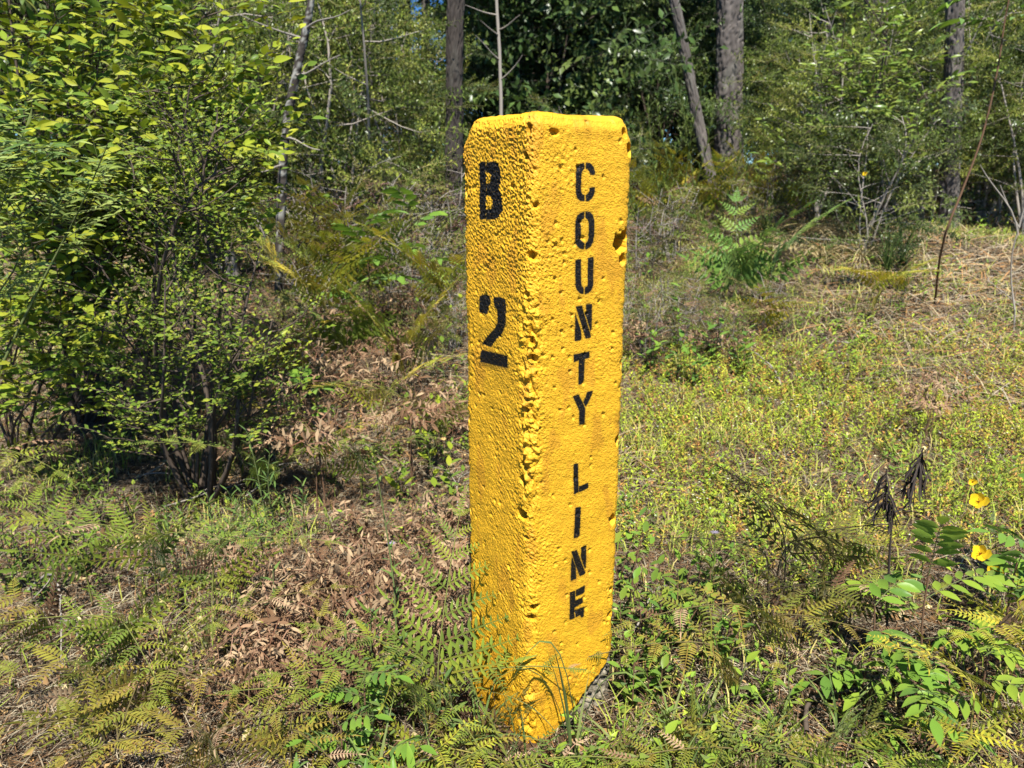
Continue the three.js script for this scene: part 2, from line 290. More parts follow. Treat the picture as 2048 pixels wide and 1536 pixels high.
    for (const [hq, hh, rq, rh, dep] of hollow) { const dx = (q - hq) / rq, dy = (h - hh) / rh; if (Math.abs(dx) < 1.5 && Math.abs(dy) < 1.5) { const m = Math.hypot(dx, dy) + 0.35 * n3(q * 90, h * 90, dep * 900); r -= dep * 1.35 * (1 - sm(0.55, 0.95, m)); } }
    return r;
  }
  const qs = []; for (let q = -S; q < S; q += 0.00165) qs.push(q);
  for (let k = 0; k < 100; k++) qs.push(S + k / 100 * 2 * S);
  const hs = []; for (let h = -0.08; h < 0.1; h += 0.004) hs.push(h); for (let h = 0.1; h < HT - 0.0005; h += 0.0017) hs.push(h);
  const p = [], uv = [], ix = [], nq = qs.length;
  const mid = V().copy(C).addScaledVector(Rd, S / 2).addScaledVector(Ld, S / 2);
  function ring(h, inset, lift) {
    for (let k = 0; k < nq; k++) {
      const q = qs[k]; let P, N;
      const w = 0.021 + 0.008 * n3(h * 9, 4, 2) + 0.004 * n3(h * 30, 4, 6);
      if (q < S) {
        const a = Math.abs(q);
        if (a < w) { const t = (q + w) / (2 * w); P = V().copy(C).addScaledVector(Ld, w * (1 - t)).addScaledVector(Rd, w * t); N = V().copy(Ln).lerp(Rn, t); const bow = w * 0.28 * (1 - (2 * t - 1) ** 2); N.normalize(); P.addScaledVector(N, bow); }
        else { P = V().copy(C).addScaledVector(q < 0 ? Ld : Rd, a); const t = 0.5 * (1 - sm(w, w + 0.012, a)) * 0.6; N = V().copy(q < 0 ? Ln : Rn).lerp(q < 0 ? Rn : Ln, t).normalize(); }
        const ed = a - (S - 0.016); if (ed > 0) P.addScaledVector(q < 0 ? Ln : Rn, -ed * ed / 0.016 * 0.6);
      } else {
        const b = q - S;                    // the two faces behind
        if (b < S) { P = V().copy(C).addScaledVector(Rd, S).addScaledVector(Ld, b); N = V().copy(Rd); }
        else { P = V().copy(C).addScaledVector(Rd, 2 * S - b).addScaledVector(Ld, S); N = V().copy(Ld); }
      }
      let r = q < S ? relief(q, h) : (0.003 * n3(q * 40, h * 40, 9) + 0.003 * n3(q * 12, h * 12, 3)) * sm(0, 0.03, q - S) * sm(0, 0.03, 3 * S - q);
      if (q >= S) { const f1 = 1 - sm(0, 0.04, q - S), f2 = 1 - sm(0, 0.04, 3 * S - q); if (f1 > 0) P.addScaledVector(Rn, f1 * (relief(S, h) - 0.0096)); if (f2 > 0) P.addScaledVector(Ln, f2 * (relief(-S, h) - 0.0096)); }
      const cc = q < S ? concrete(q, h) : 0; if (cc > 0) r -= cc * (0.012 + 0.012 * n3(q * 60, h * 60, 1));
      const top = sm(HT - 0.022, HT, h);
      r -= top * top * 0.003;
      P.addScaledVector(N, r);
      const cornerR = q > 0 ? (q < S ? sm(S - 0.05, S, q) : 1 - sm(0, 0.05, q - S)) : 0, cornerL = q < 0 ? sm(S - 0.05, S, -q) : q > S ? sm(2 * S - 0.05, 2 * S, q - S) : 0;
      const cut = (cornerL * 0.018 + cornerR * 0.01) * sm(1.225, 1.272, h) + 0.005 * top * top + inset;
      const dx = mid.x - P.x, dz = mid.z - P.z, L = Math.hypot(dx, dz), f = Math.min(1, cut / L);
      P.x += dx * f; P.z += dz * f;
      const crest = 0.006 * n3(q * 9, 1, 3) + 0.003 * n3(q * 30, 1, 8) + 0.002 * (1 - Math.abs(q) / S);
      P.y = h + lift + (h > 1.1 ? crest * sm(1.1, HT, h) * (q < S ? 1 : 0.4) : 0) + (inset ? 0.002 * n3(P.x * 90, P.z * 90, 2) : 0);
      p.push(P.x, P.y, P.z);
      uv.push((Math.min(q, 3 * S) + S) / (4 * S), clamp((h - Y0) / VH, 0.001, 0.999));
    }
  }
  for (const h of hs) ring(h, 0, 0);
  for (const [a, b] of [[0.004, 0.0025], [0.009, 0.0045], [0.016, 0.006], [0.026, 0.007], [0.04, 0.008], [0.06, 0.0085], [0.09, 0.009], [0.12, 0.009], [0.2, 0.009]]) ring(HT, a, b);
  const rows = p.length / 3 / nq;
  for (let j = 0; j < rows - 1; j++) for (let k = 0; k < nq; k++) { const a = j * nq + k, b = j * nq + (k + 1) % nq; if (k === nq - 1) continue; ix.push(a, b, a + nq, b, b + nq, a + nq); }
  for (let j = 0; j < rows - 1; j++) { const a = j * nq + nq - 1, b = j * nq; ix.push(a, b, a + nq, b, b + nq, a + nq); }
  const g = new THREE.BufferGeometry(); g.setAttribute('position', new THREE.Float32BufferAttribute(p, 3)); g.setAttribute('uv', new THREE.Float32BufferAttribute(uv, 2)); g.setIndex(ix); g.computeVertexNormals();
  const mat = new THREE.MeshPhysicalMaterial({ color: lin(1, 1, 1), map, bumpMap: bump, bumpScale: 0.0013, roughness: 0.62, specularIntensity: 0.4 });
  const o = part('boundary_post', g, mat, scene);
  tag(o, 'yellow painted concrete boundary post with black stencilled letters COUNTY LINE and B 2', 'post');
}

// ------------------------------------------------------------------ branches, sprays, shrubs
function path(a, b, r, wander, n = 6, sag = 0) {       // a wandering line from a to b
  const out = [], L = a.distanceTo(b), o1 = V(r() - .5, r() - .5, r() - .5).multiplyScalar(wander * L), o2 = V(r() - .5, r() - .5, r() - .5).multiplyScalar(wander * L * 0.5);
  for (let k = 0; k <= n; k++) { const t = k / n; out.push(V().lerpVectors(a, b, t).addScaledVector(o1, Math.sin(Math.PI * t)).addScaledVector(o2, Math.sin(2 * Math.PI * t)).add(V(0, sag * L * Math.sin(Math.PI * t), 0))); }
  return out;
}
const at = (pts, t) => { const f = t * (pts.length - 1), k = Math.min(pts.length - 2, Math.floor(f)); return V().lerpVectors(pts[k], pts[k + 1], f - k); };
const along = (pts, t) => { const k = Math.min(pts.length - 2, Math.floor(t * (pts.length - 1))); return V().subVectors(pts[k + 1], pts[k]).normalize(); };
const ball = (r) => { const z = r() * 2 - 1, a = r() * 6.2832, s = Math.sqrt(1 - z * z); return V(s * Math.cos(a), z, s * Math.sin(a)); };
// Leaves set along a twig: pushes matrices
function leafTwig(pts, r, out, { gap, size, spread = 0.9, up = 0.8, opposite = false, from = 0.1, grow = 0 }) {
  let L = 0; for (let k = 1; k < pts.length; k++) L += pts[k].distanceTo(pts[k - 1]);
  const n = Math.max(2, Math.round(L / gap)); let side = r() < 0.5 ? 1 : -1;
  for (let k = 0; k < n; k++) {
    const t = from + (1 - from) * k / (n - 1 || 1), p = at(pts, t), d = along(pts, t), lat = V().crossVectors(d, V(0, 1, 0)); if (lat.lengthSq() < 0.02) lat.set(r() - .5, 0, r() - .5); lat.normalize();
    for (const s of opposite ? [1, -1] : [side]) {
      const dir = V().copy(d).multiplyScalar(k === n - 1 ? 1.4 : 0.55).addScaledVector(lat, s * spread * (0.7 + 0.6 * r())).addScaledVector(ball(r), 0.3).normalize();
      const nrm = V(0, up * 0.6, 0).addScaledVector(sunDir, 0.6).addScaledVector(ball(r), 0.8);
      out.push(frame(p, dir, nrm, size * (0.65 + 0.6 * r()) * (1 - grow * t)));
    }
    side = -side;
  }
}
// A shrub whose stems run from its base to given tips; leaves nearest the eye are parts of their own.
function shrub({ name, label, category = 'shrub', group, base, tips, seed, stemR = 0.012, branches = 9, branchL = 0.4, twigs = 4, twigL = 0.2, leaf, mats, gap = 0.03, size = 0.04, from = 0.3, single = 200, tones, opposite, up, stemMat = M.twig, sag = 0.12, wander = 0.25, stuffMat = leafVC, flat = 0.5, restLeaf }) {
  const r = rng(seed), o = thing(name, label, category, base, group), wood = new Geo(), L = [];
  for (const tip of tips) {
    const t2 = tip.clone().sub(base), st = path(V((r() - .5) * 0.08, -0.03, (r() - .5) * 0.08), t2, r, wander, 9, sag);
    const len = t2.length(); wood.tube(st, stemR * (0.6 + 0.5 * r()), stemR * 0.22, 5);
    const nb = Math.round(branches * (0.6 + 0.4 * Math.min(1.6, len)));
    for (let k = 0; k < nb; k++) {
      const t = lerp(from, 1, (k + r() * 0.8) / nb), p = at(st, Math.min(1, t)), d = ball(r); d.y = d.y * flat + 0.25; d.addScaledVector(along(st, Math.min(0.99, t)), 0.5).normalize();
      const bl = branchL * (0.5 + 0.8 * r()) * (1.15 - 0.5 * t), br = path(p, V().copy(p).addScaledVector(d, bl), r, 0.2, 4, -0.04);
      wood.tube(br, stemR * 0.3, stemR * 0.1, 4);
      for (let q = 0; q < twigs; q++) {
        const tt = lerp(0.15, 1, (q + r()) / twigs), pp = at(br, Math.min(1, tt)), dd = ball(r).multiplyScalar(0.8); dd.y = dd.y * flat + 0.12; dd.add(d).normalize();
        const tw = path(pp, V().copy(pp).addScaledVector(dd, twigL * (0.5 + 0.9 * r())), r, 0.15, 3);
        wood.tube(tw, stemR * 0.11, stemR * 0.05, 3);
        leafTwig(tw, r, L, { gap, size, opposite, up });
      }
    }
  }
  part('branches', wood.build(false), stemMat, o);
  const e = eye.clone().sub(base), v = V(); L.forEach((m) => { m.near = v.setFromMatrixPosition(m).distanceTo(e) + r() * 0.25; }); L.sort((a, b) => a.near - b.near);
  const g = built(leaf);
  for (const m of L.slice(0, single)) { const q = part('leaf', g, mats[Math.floor(r() * mats.length)], o); m.decompose(q.position, q.quaternion, q.scale); }
  const rest = L.slice(single);
  if (rest.length) { const gg = new Geo(), cheap = restLeaf ?? leaf; for (const m of rest) gg.add(cheap, m, tint(tones, r)); part('foliage', gg.build(), stuffMat, o).userData.kind = 'stuff'; }
  return o;
}
function tint(tones, r, v = 0.22) { const a = tones[Math.floor(r() * tones.length)], k = 1 - v + 2 * v * r(); return [a[0] * k * GAIN, a[1] * k * GAIN, a[2] * k]; }
const T = {
  broad: [[0.25, 0.30, 0.02], [0.18, 0.25, 0.02], [0.30, 0.32, 0.025], [0.11, 0.18, 0.02]],
  small: [[0.20, 0.26, 0.022], [0.15, 0.22, 0.02], [0.26, 0.29, 0.03], [0.10, 0.16, 0.02]],
  grey: [[0.10, 0.135, 0.028], [0.07, 0.10, 0.02], [0.16, 0.19, 0.04], [0.05, 0.075, 0.018]],
  airy: [[0.15, 0.20, 0.03], [0.10, 0.145, 0.022], [0.22, 0.25, 0.04], [0.06, 0.09, 0.018]],
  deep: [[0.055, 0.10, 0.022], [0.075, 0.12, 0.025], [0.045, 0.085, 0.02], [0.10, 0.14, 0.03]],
};
const L_OVAL = leafT({ w: 0.46, segs: 4, fold: 0.2, curl: 0.12 }), L_POINT = leafT({ w: 0.42, segs: 4, fold: 0.25, curl: 0.18, peak: 0.38 }), L_TINY = leafT({ w: 0.48, segs: 2, fold: 0.2, curl: 0.1, stalk: 0.04 }), L_NARROW = leafT({ w: 0.16, segs: 4, fold: 0.3, curl: 0.15, peak: 0.4 });
const L_DIA = (() => { const g = new Geo(); g.p.push(0, 0, 0, -0.24, 0.45, 0.05, 0.24, 0.45, 0.05, 0, 1, -0.1, 0, 0.5, 0); g.i.push(0, 4, 1, 0, 2, 4, 1, 4, 3, 4, 2, 3); return g; })();
const L_LANCE = leafT({ w: 0.27, segs: 5, fold: 0.25, curl: 0.2, peak: 0.4 });

// The tall bushes beside the clearing
shrub({ name: 'broadleaf_shrub', label: 'tall bushy shrub crowded with yellow-green pointed leaves, behind the fine-leaved bush', seed: 11, base: spot(170, 3.5),
  tips: [[25, -90, 3.2], [120, -70, 3.3], [220, -20, 3.2], [330, 50, 3.1], [415, 25, 3.3], [455, 80, 3.0], [380, 170, 2.9], [490, 190, 3.2], [60, 100, 2.9], [180, 180, 2.9], [300, 260, 2.8], [30, 290, 2.8], [440, 290, 2.9], [110, 400, 2.8], [250, 400, 2.8], [520, 330, 3.2], [-60, 150, 3.0], [380, 420, 3.0], [150, -100, 3.7], [300, -80, 3.7], [350, 480, 3.1], [220, 500, 3.1]].map((a) => pix3(...a)),
  branches: 11, branchL: 0.36, twigs: 5, twigL: 0.2, leaf: L_POINT, mats: BROAD, gap: 0.03, size: 0.06, single: 300, tones: T.broad, from: 0.28, stemR: 0.011 });
shrub({ name: 'fine_leaf_bush', label: 'fine-leaved upright bush with several dark stems rising from the needle litter', seed: 12, base: spot(395, 2.62),
  tips: [[300, 190, 2.6], [380, 170, 2.6], [430, 260, 2.5], [480, 330, 2.5], [340, 300, 2.4], [260, 380, 2.5], [520, 500, 2.5], [545, 640, 2.45], [230, 640, 2.4], [205, 540, 2.5], [250, 810, 2.4], [430, 420, 2.4], [480, 700, 2.4], [330, 560, 2.35], [400, 640, 2.35]].map((a) => pix3(...a)),
  branches: 11, branchL: 0.22, twigs: 5, twigL: 0.12, leaf: L_OVAL, mats: SMALL, gap: 0.014, size: 0.022, restLeaf: L_DIA, single: 280, tones: T.small, from: 0.3, stemR: 0.011, sag: 0.05 });
shrub({ name: 'bright_leaf_shrub', label: 'low shrub of large pale green leaves at the foot of the tall bushy shrub', seed: 13, base: spot(40, 3.0),
  tips: [[60, 470, 2.6], [110, 520, 2.6], [20, 560, 2.6], [150, 640, 2.6], [60, 650, 2.6], [215, 640, 2.6], [120, 740, 2.5], [10, 760, 2.6], [220, 740, 2.6], [90, 820, 2.5], [-20, 640, 2.6], [160, 840, 2.6]].map((a) => pix3(...a)),
  branches: 6, branchL: 0.2, twigs: 3, twigL: 0.14, leaf: L_POINT, mats: [BROAD[0], BROAD[2], BROAD[1]], gap: 0.028, size: 0.055, single: 260, tones: T.broad, from: 0.4, stemR: 0.007 });
shrub({ name: 'narrow_leaf_shrub', label: 'feathery plant with slim grey-green leaves in front of the tall bushy shrub', seed: 14, base: spot(-140, 2.5),
  tips: [[30, 330, 2.1], [60, 285, 2.1], [130, 300, 2.1], [215, 290, 2.1], [15, 400, 2.1], [100, 360, 2.1]].map((a) => pix3(...a)),
  branches: 6, branchL: 0.13, twigs: 3, twigL: 0.11, leaf: L_NARROW, mats: WEED, gap: 0.013, size: 0.05, single: 200, tones: [[0.22, 0.28, 0.07], [0.17, 0.23, 0.06], [0.27, 0.32, 0.09]], from: 0.55, stemR: 0.006, stemMat: M.stemGreen });
shrub({ name: 'glossy_bay_sapling', label: 'leafy sapling with glossy pale-glinting leaves growing between two pine trunks', category: 'sapling', seed: 15, base: spot(1735, 7.3),
  tips: [[1690, 40, 7], [1730, 0, 7.1], [1770, -40, 7.3], [1820, 120, 7], [1650, 130, 7], [1600, 270, 6.9], [1690, 240, 6.7], [1850, 260, 7], [1790, 330, 6.8], [1720, 330, 6.7], [1640, 340, 7], [1860, 180, 7.2], [1800, 230, 6.8], [1760, 130, 6.9], [1680, 140, 6.9]].map((a) => pix3(...a)),
  branches: 5, branchL: 0.4, twigs: 4, twigL: 0.24, leaf: L_LANCE, mats: BAY, gap: 0.05, size: 0.1, single: 300, tones: [[0.16, 0.23, 0.03], [0.11, 0.18, 0.025], [0.22, 0.28, 0.04]], stuffMat: glossVC, from: 0.4, stemR: 0.016 });

// A spray: a forked twig with its leaves, the unit that far shrubs and crowns are made of
function sprayG(seed, { leaf, size, gap, n = 4, L = 0.3, stem = [0.3, 0.26, 0.2], thick = 0.0022, up = 0.7 }) {
  const r = rng(seed), g = new Geo(), ms = [], main = path(V(0, 0, 0), V(0, L, 0), r, 0.2, 4);
  g.tube(main, thick, thick * 0.4, 3, stem); leafTwig(main, r, ms, { gap, size, up, from: 0.25 });
  for (let k = 0; k < n; k++) { const t = 0.15 + 0.75 * k / n, p = at(main, t), d = V((k % 2 ? 1 : -1) * (0.6 + 0.4 * r()), 0.6 + 0.4 * r(), (r() - .5) * 0.7).normalize(), tw = path(p, V().copy(p).addScaledVector(d, L * (0.35 + 0.3 * r())), r, 0.15, 3); g.tube(tw, thick * 0.6, thick * 0.3, 3, stem); leafTwig(tw, r, ms, { gap, size, up, from: 0.2 }); }
  for (const m of ms) { const k = 0.75 + 0.5 * r(); g.add(leaf, m, [k, k, k]); }
  return g;
}
const SPRAY = {
  yaupon: [1, 2, 3].map((s) => sprayG(40 + s, { leaf: L_DIA, size: 0.038, gap: 0.026, n: 6, L: 0.36, stem: [2.2, 1.6, 4] })),
  broad: [1, 2, 3].map((s) => sprayG(50 + s, { leaf: L_DIA, size: 0.08, gap: 0.055, n: 5, L: 0.5, stem: [0.8, 0.6, 1.5], thick: 0.003 })),
};
const protos = new Map();
function bushProto(key, seed, { kind, tones, stems = 6, sprays, low = 0.15, rad = 1.2, h = 3, sc = 1 }) {    // wood and foliage shared by the copies of one bush
  if (protos.has(key)) return protos.get(key);
  const r = rng(seed), wood = new Geo(), leaves = new Geo(), brs = [];
  for (let k = 0; k < stems; k++) {
    const a = k / stems * 6.28 + r(), q = rad * (0.15 + 0.55 * r()), tip = V(Math.cos(a) * q, h * (0.7 + 0.35 * r()), Math.sin(a) * q);
    const st = path(V((r() - .5) * 0.1, -0.05, (r() - .5) * 0.1), tip, r, 0.18, 8, 0); wood.tube(st, 0.009 * h * (0.6 + 0.6 * r()), 0.004, 5);
    for (let b = 0; b < 9; b++) {
      const t = lerp(low + 0.05, 0.98, (b + r()) / 9), p = at(st, t), d = ball(r); d.y = d.y * 0.4 + 0.22; d.normalize();
      const br = path(p, V().copy(p).addScaledVector(d, rad * (0.45 + 0.55 * r()) * (1.15 - 0.55 * t)), r, 0.15, 4); wood.tube(br, 0.004 * Math.sqrt(h), 0.0018, 4); brs.push(br);
    }
  }
  for (let k = 0; k < sprays; k++) {
    const br = brs[Math.floor(r() * brs.length)], t = 0.2 + 0.8 * Math.sqrt(r()), p = at(br, t), d = along(br, Math.min(0.99, t)).multiplyScalar(0.7).add(ball(r)); d.y = d.y * 0.6 + 0.1;
    leaves.add(SPRAY[kind][k % 3], frame(p, d, V(0, 0.6, 0).addScaledVector(sunDir, 0.8).addScaledVector(ball(r), 0.6), sc * (0.7 + 0.6 * r())), tint(tones, r));
  }
  const out = { wood: wood.build(false), leaves: leaves.build(), h }; protos.set(key, out); return out;
}
function bush(name, label, category, group, pos, turn, h, proto, stemMat = M.twigPale, mat = glossVC) {
  const o = thing(name, label, category, pos, group), k = h / proto.h; o.rotation.y = turn; o.scale.setScalar(k);
  part('branches', proto.wood, stemMat, o); part('foliage', proto.leaves, mat, o).userData.kind = 'stuff'; return o;
}
const BUSH_G = 'dense undergrowth bushes along the forest edge';
[[530, 6.9, 2.7], [680, 6.6, 2.6], [780, 7.8, 2.5], [600, 8.6, 3.2], [730, 9.4, 3.2], [470, 6.4, 2.5], [840, 8.4, 1.9]].forEach(([px, d, h], k) =>
  bush('yaupon_bush', 'airy small-leaved bush with pale twigs, beside the lichen-spotted leaning sapling', 'bush', 'airy small-leaved bushes by the leaning sapling', spot(px, d), k * 1.9, h, bushProto('airy' + k % 2, 21 + k % 2, { kind: 'yaupon', tones: T.airy, sprays: 360 })));
[[1080, 10.5, 3.4], [1200, 11.5, 3.6], [1310, 11, 3.2], [1070, 13, 4.2], [1270, 14, 4.4], [1560, 11, 3.2], [1640, 12.5, 3.8], [1800, 11.5, 3.4], [1950, 10.5, 3.2], [2080, 9.5, 3.0], [900, 12.5, 2.4], [480, 10.5, 3.6], [330, 9, 3.4], [120, 8.5, 3.4], [-60, 8, 3.2], [1450, 13, 2.7], [1700, 15, 4.6], [1900, 14.5, 3.4], [2030, 13.5, 4.2], [1130, 16, 4.8], [560, 14.5, 4.6], [640, 17, 5], [1340, 16.5, 4.4], [1640, 17, 5]].forEach(([px, d, h], k) =>
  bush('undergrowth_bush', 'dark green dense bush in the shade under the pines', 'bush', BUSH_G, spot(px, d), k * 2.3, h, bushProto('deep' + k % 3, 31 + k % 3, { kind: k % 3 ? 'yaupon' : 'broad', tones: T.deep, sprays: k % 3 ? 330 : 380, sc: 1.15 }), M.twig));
const WEEDP = (k) => bushProto('weed' + k % 2, 71 + k % 2, { kind: 'yaupon', tones: [[0.15, 0.2, 0.03], [0.2, 0.2, 0.05], [0.08, 0.11, 0.02], [0.2, 0.13, 0.07], [0.07, 0.06, 0.03]], sprays: 80, low: 0.05, rad: 0.6, h: 0.9, sc: 0.7, stems: 7 });
[[600, 6.1, .8], [700, 6.3, .9], [800, 6.0, .85], [880, 6.4, .9], [650, 4.9, .55], [770, 5.4, .65], [870, 5.2, .6], [560, 6.6, .9], [900, 4.5, .45], [1290, 6.4, .6], [1350, 6.9, .7], [1560, 7.6, .7], [1480, 7.4, .6], [1290, 4.3, .36], [1370, 4.5, .4], [1450, 4.4, .34], [1330, 4.9, .4], [1520, 4.8, .36], [1250, 4.7, .4]].forEach(([px, d, h], k) =>
  bush('weedy_thicket', 'knee-high weedy thicket of thin stems and mixed green and tan leaves', 'bush', 'weedy thickets behind the clearing', spot(px, d), k * 1.7, h, WEEDP(k), M.twigPale, leafVC));
[[1600, 9.6, 2.5], [1630, 8.4, 2.2], [1850, 8.3, 2.3], [1960, 8.9, 2.6], [2050, 7.6, 2.2], [1780, 9, 2.6], [1240, 9.2, 1.2], [1130, 8.4, 1.3]].forEach(([px, d, h], k) =>
  bush('sunlit_bush', 'sunlit yellow-green bush at the foot of the forest, in front of the shade', 'bush', 'sunlit bushes at the forest edge', spot(px, d), k * 2.1, h, protos.get('airy' + k % 2)));
const LOWP = { kind: 'yaupon', tones: T.grey, sprays: 200, low: 0.05, rad: 0.75, h: 1.15, sc: 0.75 };
bush('dark_thorny_bush', 'low dark small-leaved bush around the foot of the glossy sapling', 'bush', undefined, spot(1730, 6.6), 0, 1.15, bushProto('low', 61, LOWP));
bush('sprawling_bush', 'sprawling small-leaved bush beside the thin pine trunk', 'bush', undefined, spot(1990, 8.4), 2, 1.25, bushProto('low', 61, LOWP));

// ------------------------------------------------------------------ pines
const tuft = (() => { const g = new Geo(), r = rng(90); for (let k = 0; k < 26; k++) { const d = ball(r); d.y = d.y * 0.7 + 0.5; d.normalize(); const L = 0.24 + 0.12 * r(), q = V().crossVectors(d, ball(r)).normalize().multiplyScalar(0.006), o = g.p.length / 3; g.p.push(-q.x, -q.y, -q.z, q.x, q.y, q.z, d.x * L, d.y * L - 0.05, d.z * L); g.i.push(o, o + 1, o + 2); } return g; })();
const needleMat = leafM(1, 1, 1, { vc: true, t: 0.2, coat: 0.3 });
function trunkGeo(seed, dbh, h, axis, fine) {      // plated bark as relief; grey plates, brown scales and lichen as colour
  const sides = fine ? 64 : 14, rows = [], p = [], c = [], ix = [];
  for (let y = -0.15; y < 5.2; y += fine ? 0.016 : 0.4) rows.push(y); for (let y = 5.2; y <= h; y += 0.7) rows.push(y);
  const wrapN = Math.max(6, Math.round(Math.PI * dbh / 0.06));
  for (const y of rows) {
    const r0 = dbh / 2 * (1 - 0.72 * clamp(y / h)) * (1 + 0.35 * Math.exp(-Math.max(0, y) / 0.25));
    const bx = axis.x * y + 0.03 * n3(seed, y * 0.5, 1) * sm(0, 2, y), bz = axis.z * y + 0.03 * n3(seed, y * 0.5, 9) * sm(0, 2, y);
    for (let s = 0; s < sides; s++) {
      const a = s / sides * 6.28318, u = s / sides * wrapN, w = n3(Math.cos(a) * 2, y * 5, Math.sin(a) * 2 + seed);
      const [c1, c2, id] = cells(u + 0.5 * w, y / 0.2 + 0.9 * w + seed * 10, wrapN);
      const plate = sm(0.02, 0.2, c2 - c1), fl = n3(Math.cos(a) * 13, y * 17, Math.sin(a) * 13 + seed) + 0.5 * n3(Math.cos(a) * 26, y * 50, Math.sin(a) * 26 + seed);
      const r = r0 * (1 + 0.02 * w) + Math.min(0.02, dbh * 0.075) * (plate - 0.6) + 0.006 * fl + 0.008 * (id - 0.5);
      p.push(bx + Math.cos(a) * r, y, bz + Math.sin(a) * r);
      const lich = sm(0.12, 0.4, n3(Math.cos(a) * 2.2 + seed, y * 2.6, Math.sin(a) * 2.2)) * 0.5, k = 0.75 + 0.5 * id + 0.25 * fl;
      c.push(lerp(0.125 * k, 0.18, lich), lerp(0.107 * k, 0.172, lich), lerp(0.094 * k, 0.145, lich));
    }
  }
  for (let j = 0; j < rows.length - 1; j++) for (let s = 0; s < sides; s++) { const a = j * sides + s, b = j * sides + (s + 1) % sides; ix.push(a, a + sides, b, b, a + sides, b + sides); }
  const g = new THREE.BufferGeometry(); g.setAttribute('position', new THREE.Float32BufferAttribute(p, 3)); g.setAttribute('color', new THREE.Float32BufferAttribute(c, 3)); g.setIndex(ix); g.computeVertexNormals(); return g;
}
function crownProto(key, h, crown, spread) {
  if (protos.has(key)) return protos.get(key);
  const r = rng(key.length * 7 + key.charCodeAt(key.length - 1)), wood = new Geo(), nd = new Geo(), tones = [[0.07, 0.12, 0.03], [0.09, 0.14, 0.03], [0.05, 0.10, 0.025]];
  for (let k = 0; k < 34; k++) {
    const t = lerp(crown, 0.99, (k + r()) / 34), y = t * h, a = k * 2.4 + r(), L = spread * (0.35 + 0.65 * r()) * (1.05 - 0.75 * (t - crown) / (1 - crown));
    const p = V(0, y, 0), e = V(Math.cos(a) * L, y + L * (0.25 + 0.3 * r()), Math.sin(a) * L), br = path(p, e, r, 0.12, 5, -0.05);
    wood.tube(br, 0.035 * (1.2 - t), 0.008, 5);
    for (let q = 0; q < 15; q++) { const tt = 0.35 + 0.65 * Math.sqrt(r()), pp = at(br, tt).add(ball(r).multiplyScalar(0.3)); nd.add(tuft, frame(pp, V(Math.cos(a), 0.8, Math.sin(a)).add(ball(r).multiplyScalar(0.7)), ball(r), 1.15 + 0.6 * r()), tint(tones, r)); }
  }
  const out = { wood: wood.build(false), needles: nd.build() }; protos.set(key, out); return out;
}
function pine(label, px, d, dbh, topPx, seed, { h = 15, fine = true, group, crown = 0.55, spread = 2.6, name = 'pine_tree', key, bark = M.bark } = {}) {
  const base = spot(px, d), up = pix3(topPx, 0, d).sub(base), o = thing(name, label, 'pine tree', base, group);
  o.rotation.set((rng(seed)() - 0.5) * 0.04, 0, -Math.atan2(up.x, up.y));
  part('trunk', trunkGeo(seed * 0.37, dbh, h, V(0, 1, 0), fine), bark, o);
  const c = crownProto(key ?? 'pine' + h + crown, h, crown, spread), g1 = part('limbs', c.wood, M.twig, o), g2 = part('crown', c.needles, needleMat, o);
  g2.userData.kind = 'stuff'; g1.rotation.y = g2.rotation.y = seed * 1.3;
  return o;
}
pine('broad straight pine trunk with grey plated bark beside the slanting trunk', 1458, 10.0, 0.34, 1456, 1);
pine('slanting slim pine trunk crossing in front of the broad straight trunk', 1440, 9.2, 0.13, 1345, 2, { h: 9, crown: 0.7, spread: 1.5 });
pine('rough pine trunk with shade painted into its bark, standing behind the yellow post', 910, 6.8, 0.145, 909, 3, { bark: M.barkPaintedShade });
pine('grey pine trunk half hidden behind the glossy leaf sapling', 1745, 9.6, 0.27, 1744, 4);
pine('slim grey pine trunk beside the sprawling small-leaved bush', 1897, 7.9, 0.17, 1903, 5);
pine('dark pine trunk in shade next to the glossy leaf sapling', 1655, 10.6, 0.2, 1650, 6);
const FAR = 'pine trunks deeper in the forest';
[[300, 17, .24, 300], [420, 15, .2, 405], [530, 19, .25, 525], [742, 15.5, .2, 735], [815, 18, .26, 812], [846, 14.5, .17, 850], [1000, 21, .24, 990], [1120, 18, .22, 1125], [1190, 23, .26, 1195], [1300, 19, .24, 1305], [1520, 20, .25, 1520], [1590, 17, .22, 1592], [1800, 16, .24, 1806], [1838, 21, .26, 1845], [1960, 17, .2, 1968], [2035, 15, .24, 2052], [1690, 24, .26, 1690], [640, 24, .26, 640], [180, 20, .26, 170], [60, 16, .24, 40], [1400, 25, .26, 1400]].forEach(([px, d, w, t], k) =>
  pine('slim pine trunk standing deep in the shaded forest', px, d, w, t, 100 + k, { fine: false, group: FAR, h: 15 + (k % 3), crown: 0.42, spread: 3 }));

